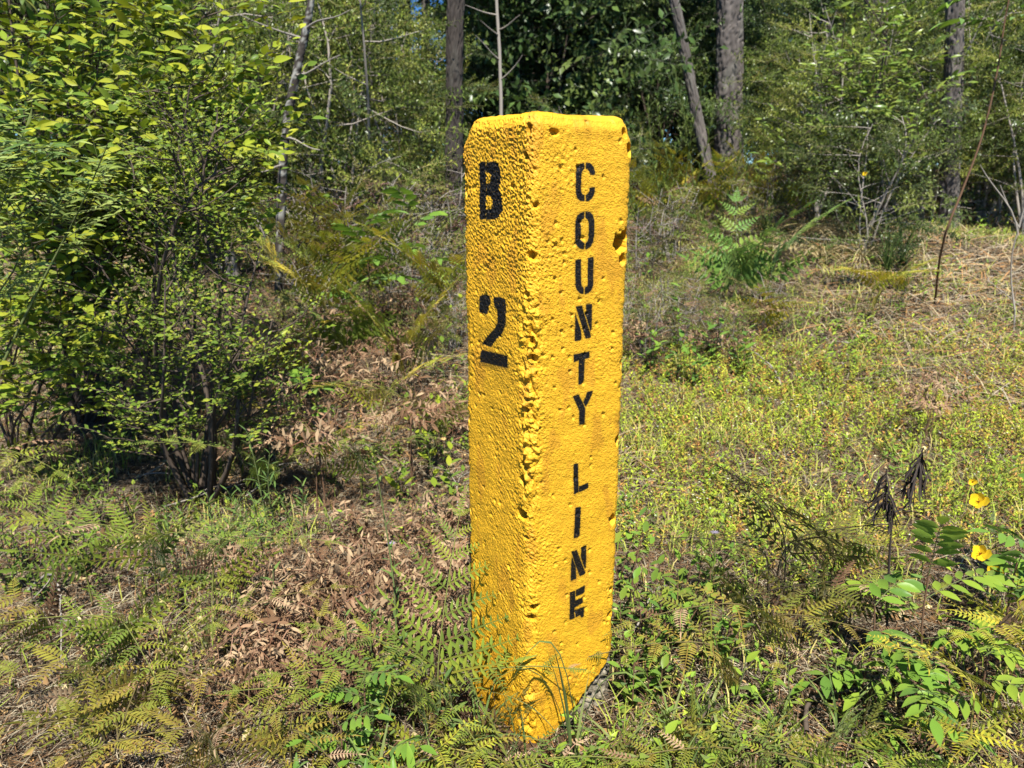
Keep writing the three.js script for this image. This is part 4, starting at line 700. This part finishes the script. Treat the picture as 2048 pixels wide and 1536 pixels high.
function herb(name, label, px, d, h, seed, { n = 14, size = 0.05, geo = gLance, mats = WEED, lean = 0, back = 0, group, stem = M.stemGreen, rad = 0.0022, spread = 0.9, stems = 1, upTilt = 0.5, from = 0.08, opposite = false, grow = 0.4 }) {
  const o = thing(name, label, 'plant', spot(px, d), group), r = rng(seed);
  for (let s = 0; s < stems; s++) {
    const a = s * 2.4 + r(), st = path(V((r() - .5) * 0.03, -0.02, (r() - .5) * 0.03), V(lean * h + (stems > 1 ? Math.cos(a) * h * 0.4 * r() : 0), h * (0.7 + 0.35 * r()), back * h + (stems > 1 ? Math.sin(a) * h * 0.4 * r() : 0)), r, 0.1, 6);
    part('stem', new Geo().tube(st, rad, rad * 0.5, 5).build(false), stem, o);
    for (let k = 0; k < n; k++) for (const side of opposite ? [0, Math.PI] : [0]) {
      const t = lerp(from, 1, k / (n - 1)), az = k * (opposite ? 1.571 : 2.4) + side + r() * 0.4, dir = V(Math.cos(az) * spread, upTilt + 0.5 * r() * t, Math.sin(az) * spread).normalize(), nrm = V().crossVectors(V().crossVectors(dir, V(0, 1, 0)), dir).normalize().addScaledVector(ball(r), 0.25);
      const m = part('leaf', geo, mats[Math.floor(r() * mats.length)], o); frame(at(st, t), dir, nrm, size * (0.7 + 0.6 * r()) * (1 - grow * t)).decompose(m.position, m.quaternion, m.scale);
    }
  }
  return o;
}
const gW = 'leafy green weeds in the brown ferns';
herb('tall_weed', 'tall green flower stalk with short clasping leaves in the brown dead ferns', 790, 1.62, 0.52, 1, { n: 26, size: 0.035, geo: gLance, spread: 0.8, upTilt: 0.7, lean: -0.04, rad: 0.003 });
[[755, 1.5, .32], [700, 1.55, .26], [810, 1.45, .28], [650, 1.35, .22], [770, 1.3, .26], [560, 1.75, .24], [890, 1.38, .25]].forEach(([px, d, h], k) => herb('leafy_weed', 'green weed with lance-shaped leaves pushing up through brown dead ferns', px, d, h, 20 + k, { group: gW, n: 12, size: 0.05 }));
[[520, 2.1, .34], [560, 2.25, .4], [470, 2.05, .28], [400, 2.0, .3], [600, 2.3, .3], [440, 2.2, .25]].forEach(([px, d, h], k) => herb('feathery_weed', 'feathery pale green weed with slim leaves in front of the fine-leaved bush', px, d, h, 30 + k, { group: 'feathery weeds before the fine-leaved bush', n: 26, size: 0.05, geo: gNarrow, stems: 2 }));
[[1250, 1.78, .26], [1300, 1.72, .24], [1350, 1.68, .2], [1270, 1.6, .2], [1240, 1.95, .28], [1330, 1.85, .22], [1390, 1.78, .22], [1420, 1.95, .2], [1260, 1.48, .14], [1310, 1.5, .14], [1440, 1.6, .18]].forEach(([px, d, h], k) => herb('low_leafy_shrub', 'low shrub with oval bright green leaves hugging the edge of the post', px, d, h, 50 + k, { group: 'low leafy shrubs beside the post', n: 11, size: 0.036, geo: gOval, mats: SMALL.concat(SUMAC), stems: 3, stem: M.stemRed, upTilt: 0.4, grow: 0.1 }));
[[1350, 4.0, .35], [1420, 4.2, .4], [1390, 3.9, .3], [1480, 4.1, .3], [1330, 4.4, .4], [1300, 4.1, .3], [1280, 5.2, .5], [1450, 4.6, .35]].forEach(([px, d, h], k) => herb('green_sapling', 'leafy green seedling in the tangle of rusty ferns across the clearing', px, d, h, 70 + k, { group: 'leafy seedlings in the clearing tangle', n: 10, size: 0.065, geo: gOval, mats: SUMAC, stems: 3, stem: M.stemRed, upTilt: 0.4, grow: 0.1 }));
[[860, 2.9, .3], [890, 2.75, .22], [905, 2.6, .2], [830, 3.1, .25], [870, 4.0, .4], [905, 3.6, .35], [880, 4.3, .4], [800, 2.6, .14], [900, 2.45, .16]].forEach(([px, d, h], k) => herb('yellow_green_seedling', 'yellow-green seedling with oval leaves in the needle litter behind the post', px, d, h, 90 + k, { group: 'yellow-green seedlings behind the post', n: 8, size: 0.05, geo: gOval, mats: BROAD, stems: 2, upTilt: 0.4, grow: 0.1 }));
[[1320, 1.27, .16], [1290, 1.22, .14], [1110, 1.26, .12], [1190, 1.26, .13], [1400, 1.2, .14], [1040, 1.14, .13], [1560, 1.42, .18], [1660, 1.5, .16], [1480, 1.45, .18], [1840, 1.3, .18], [1760, 1.42, .2]].forEach(([px, d, h], k) => herb('broad_leaf_herb', 'small herb with broad fresh green leaves in the grass below the post', px, d, h, 110 + k, { group: 'fresh green herbs in the grass', n: 7, size: 0.045, geo: gOval, mats: SUMAC_Y, spread: 0.8, upTilt: 0.5, grow: 0.2 }));
[[600, 1.16, .16], [680, 1.12, .16], [740, 1.1, .15], [790, 1.12, .15], [830, 1.14, .16], [560, 1.12, .12]].forEach(([px, d, h], k) => herb('sword_leaf_weed', 'weed with upright sword-shaped green leaves below the dead ferns', px, d, h, 130 + k, { group: 'sword-leaved weeds below the dead ferns', n: 9, size: 0.085, geo: gLance, spread: 0.6, upTilt: 0.9, mats: SUMAC }));
[[1300, 7.6, 1.35, -.06], [1345, 7.4, 1.6, -.03], [1375, 7.7, 1.5, .02], [1420, 7.5, 1.7, .1], [1510, 7.8, 1.3, .2]].forEach(([px, d, h, lean], k) => herb('wand_stem_plant', 'upright wand-like stem with paired curving leaves before the slanting trunk', px, d, h, 150 + k, { group: 'wand-like stems before the slanting trunk', n: 30, size: 0.13, geo: gNarrow, opposite: true, spread: 0.7, upTilt: 0.55, lean, mats: [leafM(0.09, 0.13, 0.03), leafM(0.12, 0.16, 0.04)], rad: 0.006, stems: 2, grow: 0.3 }));
[[200, 2.35, .28], [120, 2.2, .26], [60, 2.1, .22], [160, 2.05, .2], [20, 1.95, .2], [90, 1.9, .18], [260, 2.3, .2]].forEach(([px, d, h], k) => herb('creeping_shrub', 'low creeping shrub with tiny dark green leaves in the shaded needle litter', px, d, h, 170 + k, { group: 'creeping shrubs in the shaded litter', n: 22, size: 0.024, geo: gOval, mats: SMALL, stems: 4, stem: M.twig, upTilt: 0.4, grow: 0.1 }));

// Purple asters, one by the brown ferns and one by the dark fern
for (const [px, d, h, lb] of [[785, 1.72, .3, 'small lilac flower on a thin stalk in the brown dead ferns'], [1405, 1.75, .3, 'small lilac flower on a thin stalk before the tall dark fern']]) {
  const o = thing('lilac_flower', lb, 'flower', spot(px, d)), r = rng(px), st = path(V(0, -.02, 0), V(0.01, h, 0), r, 0.1, 5), pm = leafM(0.42, 0.36, 0.62, { t: 0.3 });
  part('stem', new Geo().tube(st, 0.0014, 0.0009, 4).build(false), M.stemGreen, o);
  for (let k = 0; k < 11; k++) { const a = k / 11 * 6.28, m = part('petal', gNarrow, pm, o); frame(st[5], V(Math.cos(a), 0.35, Math.sin(a)), V(0, 1, 0), 0.013).decompose(m.position, m.quaternion, m.scale); }
  for (let k = 0; k < 5; k++) { const a = k * 2.4, m = part('leaf', gNarrow, WEED[k % 3], o); frame(at(st, 0.2 + k * 0.13), V(Math.cos(a), 0.6, Math.sin(a)), V(0, 1, 0.2), 0.045).decompose(m.position, m.quaternion, m.scale); }
}
// Yellow pea flowers: five unequal petals on thin stalks with feathery leaves
{
  const petal = built(leafT({ w: 0.85, segs: 5, fold: 0.15, curl: -0.25, peak: 0.6, blunt: 0.7, stalk: 0.02, wave: 0.2 })), pm = [leafM(0.78, 0.52, 0.012, { t: 0.3, coat: 0.1 }), leafM(0.72, 0.46, 0.012, { t: 0.3, coat: 0.1 })], feather = pinnaT(77, { n: 15, lobe: 0.16, droop: 0.1 }), fm = leafM(0.11, 0.17, 0.06, { vc: true }), redM = stdM(0.3, 0.06, 0.02);
  for (const [lb, px, d, fl] of [['yellow pea flower plant with two open blooms behind the sumac leaflets', 1985, 1.9, [[1958, 1003, 1.86, 0.027], [1962, 1108, 1.78, 0.027], [1946, 965, 1.86, 0.012]]], ['yellow pea flower half hidden behind the tall dark sumac leaflets', 2005, 1.75, [[1990, 1145, 1.72, 0.022]]], ['tiny yellow flower in the small-leaved bush below the glossy sapling', 1735, 6.3, [[1730, 348, 6.3, 0.022]]]]) {
    const base = spot(px, d), o = thing('yellow_pea_flower', lb, 'flower', base), r = rng(px);
    for (const [fx, fy, fd, sz] of fl) {
      const c = pix3(fx, fy, fd).sub(base), st = path(V(0, -.02, 0), V().copy(c).add(V(0.012, -0.012, -0.01)), r, 0.12, 7), head = part('flower', new Geo().tube([st[7], V().lerpVectors(st[7], c, 0.5), c], 0.001, 0.0016, 4).build(false), M.stemGreen, o);
      part('stem', new Geo().tube(st, 0.0016, 0.0009, 4).build(false), M.stemGreen, o);
      const look = V().subVectors(eye, pix3(fx, fy, fd)).normalize().add(V(-0.3, 0.35, 0)).normalize(), sx = V().crossVectors(look, V(0, 1, 0)).normalize(), sy = V().crossVectors(sx, look);
      for (let k = 0; k < 5; k++) { const a = k / 5 * 6.28 + 0.5, m = part('petal', petal, pm[k % 2], head); frame(c, V().copy(sx).multiplyScalar(Math.cos(a)).addScaledVector(sy, Math.sin(a)).addScaledVector(look, 0.35), V().copy(look).addScaledVector(ball(r), 0.25), sz * (k === 2 ? 1.2 : 0.95)).decompose(m.position, m.quaternion, m.scale); }
      const an = new Geo(); for (let k = 0; k < 6; k++) an.tube([c, V().copy(c).addScaledVector(look, sz * 0.45).addScaledVector(ball(r), sz * 0.22)], 0.0009, 0.0007, 4); part('stamens', an.build(false), redM, head);
      if (d < 4) for (let k = 0; k < 5; k++) { const t = 0.35 + 0.12 * k, dir = ball(r); dir.y = 0.2; const m = part('leaf', feather, fm, o); frame(at(st, t), dir, V(0, 1, 0), 0.06).decompose(m.position, m.quaternion, m.scale); }
    }
  }
}
// The black dead seed stalk
{
  const base = spot(1776, 1.66), o = thing('dead_seed_stalk', 'dead black stalk with two shaggy withered seed heads above the sumac', 'dead plant', base), r = rng(909), D = 1.66, P = (x, y, k = 0) => pix3(x, y, D + k).sub(base);
  part('stalk', new Geo().tube([V(0, -.02, 0), P(1774, 1250), P(1778, 1130), P(1782, 1060), P(1774, 1010)], 0.0036, 0.0022, 7, [1, 1, 1], 0.2).build(false), M.black, o);
  for (const [top, mid, bot, n] of [[[1773, 938], [1772, 990], [1776, 1045], 34], [[1848, 895], [1826, 950], [1815, 1010], 40]]) {
    const a = P(...top), b = P(...bot), c = P(...mid), g = new Geo(), ax = [P(1776, 1030), b, c, a];
    g.tube(new THREE.CatmullRomCurve3(ax).getPoints(8), 0.0028, 0.0014, 5);
    for (let k = 0; k < n; k++) {             // hooked capsule strips that hang together at the top and flare below
      const t = r(), s = V().lerpVectors(a, b, 0.1 * r() + 0.55 * t), w = ball(r); w.y = 0; w.normalize();
      const L = 0.04 + 0.035 * r(), m1 = V().copy(s).addScaledVector(w, 0.012 + 0.012 * r()).add(V(0, -L * 0.4, 0)), e = V().copy(s).addScaledVector(w, 0.012 + 0.03 * r()).add(V(0, -L, 0)), h = V().copy(e).addScaledVector(w, 0.01).add(V(0, 0.004 * (r() - .3), 0));
      g.ribbon(new THREE.CatmullRomCurve3([s, m1, e, h]).getPoints(6), ball(r), 0.004, [1, 1, 1], 0.5);
    }
    part('seed_head', g.build(false), M.black, o);
    for (let k = 0; k < 7; k++) { const q = part('withered_leaf', gOval, M.black, o); frame(V().lerpVectors(c, b, r() * 1.2).addScaledVector(ball(r), 0.012), V(r() - .5, -1, r() - .5), ball(r), 0.028).decompose(q.position, q.quaternion, q.scale); }
  }
  part('branch', new Geo().tube([P(1780, 1035), P(1740, 1040), P(1705, 1075)], 0.0014, 0.0008, 4).build(false), M.black, o);
  part('branch', new Geo().tube([P(1782, 1010), P(1810, 1022), P(1838, 1024)], 0.0014, 0.0008, 4).build(false), M.black, o);
}

// ------------------------------------------------------------------ grass tufts that can be told apart, and sticks
function grassTuft(label, group, px, d, seed, blades, mats, name = 'grass_tuft') {
  const o = thing(name, label, 'grass', spot(px, d), group), r = rng(seed);
  for (const [az, L, arch, w, rs = 1] of blades) {
    const a = az * Math.PI / 180, out = V(Math.sin(a), 0, Math.cos(a)), p0 = V((r() - .5) * 0.03, -0.01, (r() - .5) * 0.03), pts = [];
    for (let k = 0; k <= 9; k++) { const t = k / 9, reach = rs * arch * L * Math.pow(t, 1.7), y = L * (t - (arch > 0.35 ? (arch - 0.2) * 1.05 * Math.pow(t, 2.6) : 0)); pts.push(V().copy(p0).addScaledVector(out, reach).add(V(0, y, 0))); }
    part('blade', new Geo().ribbon(pts, V().crossVectors(out, V(0, 1, 0)).add(ball(r).multiplyScalar(0.3)), w, [1, 1, 1], 0.5).build(false), mats[Math.floor(r() * mats.length)], o);
  }
  return o;
}
const rand = (seed, n, L0, L1, a0, a1, w) => { const r = rng(seed); return Array.from({ length: n }, () => [r() * 360, lerp(L0, L1, r()), lerp(a0, a1, r()), w * (0.7 + 0.6 * r())]); };
grassTuft('grass tuft with tall bent blades looping up in front of the post', undefined, 1150, 1.285, 1, [[-75, .86, .95, .006, .2], [-60, .36, .2, .005], [70, .7, .9, .006, .3], [-85, .62, .8, .005, .35], [-90, .34, .55, .005], [60, .3, 1.0, .006], [80, .24, .9, .005], [-30, .24, .5, .006], [150, .22, .3, .005], [-80, .34, .95, .006], [-20, .44, .35, .006]], GRASS);
grassTuft('grass tuft of grey-green blades against the lower corner of the post', undefined, 1040, 1.29, 2, [[-60, .22, .5, .005], [60, .2, .6, .005], [-90, .26, .7, .006], [20, .16, .5, .006], [-20, .2, .2, .005], [100, .24, .8, .005], [-40, .3, .25, .003]], GRASS);
[[960, 1.36, 3], [1240, 1.3, 4], [1330, 1.35, 5], [1400, 1.42, 6], [880, 1.2, 7], [1190, 1.18, 8], [1010, 1.1, 9], [1440, 1.3, 10], [1560, 1.32, 11], [1680, 1.38, 12], [1350, 1.2, 13], [760, 1.2, 14]].forEach(([px, d, s]) => grassTuft('small tuft of arching green grass blades in the ferns', 'small grass tufts in the ferns', px, d, s, rand(s, 11, .1, .24, .3, 1, .006), GRASS));
[[1640, 6.6, 31], [1690, 6.9, 32], [1580, 6.7, 33], [1720, 6.5, 34], [1660, 7.2, 35], [1620, 7.1, 36]].forEach(([px, d, s]) => grassTuft('clump of dry straw-coloured grass lying flat in the sun', 'dry straw grass clumps', px, d, s, rand(s, 70, .25, .55, .7, 1.25, .008), STRAW, 'straw_clump'));
[[1770, 6.2, 41], [1800, 6.3, 42], [1280, 7.6, 43], [1530, 7.2, 44]].forEach(([px, d, s]) => grassTuft('clump of dark green upright grass at the foot of a bush', 'dark green grass clumps', px, d, s, rand(s, 45, .3, .65, .15, .8, .008), [leafM(0.07, 0.12, 0.03), leafM(0.10, 0.15, 0.04)], 'grass_clump'));
{
  const r = rng(555), gT = 'bare twigs lying on the ground';
  for (const [x0, d0, x1, d1, w, pale] of [[590, 1.95, 520, 2.3, .004, 1], [690, 1.7, 740, 2.05, .004, 1], [60, 1.95, 130, 1.6, .004, 1], [330, 2.5, 500, 2.7, .003, 1], [480, 2.6, 600, 2.9, .003, 1], [1610, 1.38, 1760, 1.55, .006, 0], [1390, 1.35, 1480, 1.6, .003, 0], [1990, 6.1, 2060, 5.2, .008, 1], [1560, 3.9, 1500, 4.3, .006, 1], [1850, 5.1, 1990, 5.4, .008, 1], [900, 2.3, 860, 2.8, .003, 1], [1270, 1.75, 1330, 1.9, .003, 1], [200, 2.7, 330, 2.9, .006, 1], [1700, 4.6, 1600, 4.8, .005, 1]]) {
    const a = spot(x0, d0), b = spot(x1, d1).sub(a), lift = 0.015 + 0.02 * r(), o = thing('fallen_twig', 'bare twig lying across the ground litter', 'twig', a, gT), pts = path(V(0, lift, 0), V(b.x, b.y + lift * (1 + 2 * r()), b.z), r, 0.3, 10);
    part('twig', new Geo().tube(pts, w, w * 0.45, 6).build(false), pale ? M.twigPale : M.twig, o);
    for (let k = 0; k < 2; k++) { const p = at(pts, 0.3 + 0.35 * k), d = along(pts, 0.5).add(ball(r).multiplyScalar(0.9)); d.y = Math.abs(d.y) * 0.4; part('side_twig', new Geo().tube(path(p, V().copy(p).addScaledVector(d, 0.12), r, 0.15, 4), w * 0.5, w * 0.25, 4).build(false), pale ? M.twigPale : M.twig, o); }
  }
}

// ------------------------------------------------------------------ what covers the ground, laid as overlapping patches: needles, crumbs, grass, tiny herbs
{
  const R = 0.21;                                   // half a patch's side
  const pick = (r, a) => a[Math.floor(r() * a.length)], inPatch = (r) => V((r() * 2 - 1) * R, 0, (r() * 2 - 1) * R);
  function flat(g, a, b, c, side, w, col) {         // a flat two-piece strip
    const o = g.p.length / 3; for (const [p, k] of [[a, 0.7], [b, 1], [c, 0.35]]) { g.p.push(p.x - side.x * w * k, p.y - side.y * w * k, p.z - side.z * w * k, p.x + side.x * w * k, p.y + side.y * w * k, p.z + side.z * w * k); g.c.push(...col, ...col); }
    g.i.push(o, o + 1, o + 2, o + 1, o + 3, o + 2, o + 2, o + 3, o + 4, o + 3, o + 5, o + 4);
  }
  const litterP = (seed, n, len, w, lift, tones) => { const g = new Geo(), r = rng(seed); for (let k = 0; k < n; k++) { const p = inPatch(r), b = r() * 6.28, L = len * (0.4 + 0.9 * r()), d = V(Math.cos(b), (r() - .45) * 0.3, Math.sin(b)), c = pick(r, tones), q = 0.6 + 0.8 * r(); p.y = 0.002 + lift * r() * r(); const m = V().copy(p).addScaledVector(d, L * 0.5).add(V(0, 0.012 * r(), 0)), e = V().copy(p).addScaledVector(d, L); e.y = Math.max(0, e.y - 0.008); flat(g, p, m, e, V(-d.z, 0.4 * (r() - .5), d.x), w * (0.7 + 0.6 * r()), [c[0] * q, c[1] * q, c[2] * q]); } return g; };
  const crumbs = (g, seed, n) => { const r = rng(seed), lf = leafT({ w: 0.5, segs: 2, fold: 0.5, curl: 0.4 }), tones = [[0.26, 0.15, 0.08], [0.34, 0.22, 0.13], [0.17, 0.1, 0.06], [0.42, 0.34, 0.24]]; for (let k = 0; k < n; k++) { const d = ball(r), p = inPatch(r); d.y *= 0.5; p.y = 0.006 + 0.02 * r(); g.add(lf, frame(p, d, ball(r).add(V(0, 0.6, 0)), 0.012 + 0.024 * r()), tint(tones, r, 0.35)); } return g; };
  const tonesN = [[0.17, 0.125, 0.095], [0.25, 0.195, 0.15], [0.10, 0.065, 0.045], [0.23, 0.125, 0.065], [0.30, 0.26, 0.21], [0.06, 0.04, 0.03]];
  const litter = [1, 2, 3, 4].map((s) => crumbs(litterP(s, 1150, 0.13, 0.0011, 0.022, tonesN), s, 70).build());
  const coarse = [5, 6, 7].map((s) => litterP(s, 420, 0.26, 0.0026, 0.07, [[0.34, 0.28, 0.2], [0.26, 0.19, 0.13], [0.34, 0.18, 0.08], [0.24, 0.2, 0.17], [0.12, 0.08, 0.06]]).build());
  const grassP = (seed, n, h, w) => { const g = new Geo(), r = rng(seed), tones = [[0.24, 0.29, 0.05], [0.32, 0.33, 0.08], [0.16, 0.22, 0.04], [0.4, 0.34, 0.16]]; for (let k = 0; k < n; k++) { const p = inPatch(r), b = r() * 6.28, L = h * (0.45 + 0.8 * r()), o = 0.25 + 0.9 * r(), d = V(Math.cos(b), 0, Math.sin(b)); p.y = -0.004; flat(g, p, V().copy(p).addScaledVector(d, L * o * 0.25).add(V(0, L * 0.55, 0)), V().copy(p).addScaledVector(d, L * o * 0.9).add(V(0, L * 0.8, 0)), V(-d.z, 0, d.x), w, tint(tones, r)); } return g; };
  const grass = [1, 2, 3, 4].map((s) => grassP(10 + s, [110, 180, 70, 240][s - 1], 0.1, 0.0017).build());
  const herbP = (seed, n, leafN, h, size, tones, leaf = L_DIA) => { const g = new Geo(), r = rng(seed); for (let k = 0; k < n; k++) { const p = inPatch(r), H = h * (0.4 + 0.8 * r()), st = path(p, V(p.x + (r() - .5) * H, H, p.z + (r() - .5) * H), r, 0.2, 3), c = tint(tones, r); g.tube(st, 0.0008, 0.0005, 3, [c[0] * 1.1, c[1] * 0.8, c[2]]); for (let i = 0; i < leafN; i++) { const t = 0.12 + 0.88 * i / (leafN - 1), z = i * 2.4 + r(), q = 0.75 + 0.5 * r(); g.add(leaf, frame(at(st, t), V(Math.cos(z), 0.35 + 0.4 * r(), Math.sin(z)), V(0, 1, 0).addScaledVector(ball(r), 0.4), size * (0.7 + 0.6 * r()), size * 0.75), [c[0] * q, c[1] * q, c[2] * q]); } } return g; };
  const carpetT = [[0.29, 0.35, 0.035], [0.21, 0.29, 0.03], [0.36, 0.39, 0.045], [0.24, 0.32, 0.035], [0.38, 0.28, 0.06], [0.36, 0.18, 0.07]];
  const carpet = [1, 2, 3].map((s) => { const g = herbP(20 + s, 115, 9, 0.08, 0.017, carpetT), r = rng(s); for (let k = 0; k < 3 + s * 3; k++) { const p = inPatch(r); p.y = 0.06 + 0.03 * r(); const lf = L_DIA; for (let i = 0; i < 5; i++) { const a = i / 5 * 6.28; g.add(lf, frame(p, V(Math.cos(a), 0.25, Math.sin(a)), V(0, 1, 0), 0.0042, 0.006), [0.8, 0.8, 0.76]); } g.tube([V(p.x, 0, p.z), p], 0.0006, 0.0005, 3, [0.15, 0.2, 0.06]); } return g.build(); });
  const leafy = [1, 2, 3].map((s) => herbP(30 + s, [10, 18, 26][s - 1], 7, 0.1, 0.03, [[0.15, 0.24, 0.03], [0.22, 0.28, 0.035], [0.11, 0.18, 0.03]]).build());
  const green = (x, d) => { const px = CX + x / (d * 0.961 + 0.3) * FPX; return sm(1180, 1330, px + 60 * n3(x * 2, d * 2, 3)) * sm(2.0, 2.5, d) * (1 - sm(4.2, 4.9, d + 0.5 * n3(x * 1.5, d * 1.5, 1))) * sm(-0.45, 0.0, n3(x * 1.9, 5, d * 1.9) + 0.3 * n3(x * 6, 5, d * 6)); };
  function cover(name, label, geos, mat, { seed, d0 = 0.85, d1 = 10, keep = () => 1, step = 0.3, tones = [[1, 1, 1]] }) {   // patches row by row over the ground in view; larger further off
    const r = rng(seed), sets = geos.map(() => []), g = new THREE.Group(); g.name = name; scene.add(g); tag(g, label, 'ground cover', undefined, 'stuff');
    for (let d = d0, k = 0; d < d1;) {
      const s = 1 + 0.16 * Math.max(0, d - 2.5), w = step * s;
      const half = d * 0.82 + 0.6;
      for (let x = -half + r() * w; x < half; x += w, k++) {
        const px = x + (r() - .5) * 0.25 * w, dd = d + (r() - .5) * 0.25 * w; if (r() > keep(px, dd)) continue;
        if (Math.abs(px - 0.07) < 0.14 && Math.abs(dd - 1.52) < 0.14) continue;
        const e = 0.12, y = groundY(px, -dd), nx = groundY(px - e, -dd) - groundY(px + e, -dd), nz = groundY(px, -dd - e) - groundY(px, -dd + e), up = V(nx, 2 * e, nz).normalize(), a = Math.floor(r() * 4) * 1.5708 + (r() - .5) * 0.5;
        sets[Math.floor(r() * geos.length)].push(frame(V(px, y, -dd), up, V(Math.cos(a), 0, Math.sin(a)), s));
      }
      d += w;
    }
    sets.forEach((m, k) => m.length && copies(name + '_patches', geos[k], mat, m, m.map(() => tint(tones, r, 0.15)), g));
  }
  const column = (x, d) => CX + x / (d * 0.961 + 0.3) * FPX;
  cover('needle_litter', 'matted grey and brown pine needles over the ground', litter, dryVC, { seed: 1, d1: 11 });
  cover('pine_straw', 'loose long pine straw heaped at the forest edge', coarse, dryVC, { seed: 2, d0: 2.2, d1: 9, step: 0.36, keep: (x, d) => (column(x, d) > 1680 && d > 4.6 ? 1 : 0.1) * (1 - green(x, d)) });
  cover('fine_grass', 'fine pale green grass growing through the litter', grass, leafVC, { seed: 4, d1: 8, keep: (x, d) => Math.max(0.8 * green(x, d), column(x, d) > 950 ? 0.75 : 0.25) * (n3(x * 2.2, 1, d * 2.2) > -0.25 ? 1 : 0.3) });
  cover('clearing_carpet', 'yellow-green carpet of tiny herbs and white flowers over the sunny clearing', carpet, leafVC, { seed: 5, d0: 1.9, d1: 5.2, step: 0.27, keep: (x, d) => green(x, d) });
  cover('low_herbs', 'low leafy green herbs between the ferns', leafy, leafVC, { seed: 6, d1: 10, keep: (x, d) => (d < 2.2 ? (column(x, d) > 950 ? 0.7 : 0.4) : 0.45) * (n3(x * 1.6, 8, d * 1.6) > -0.05 ? 1 : 0.25) });
}
renderer.render(scene, camera);
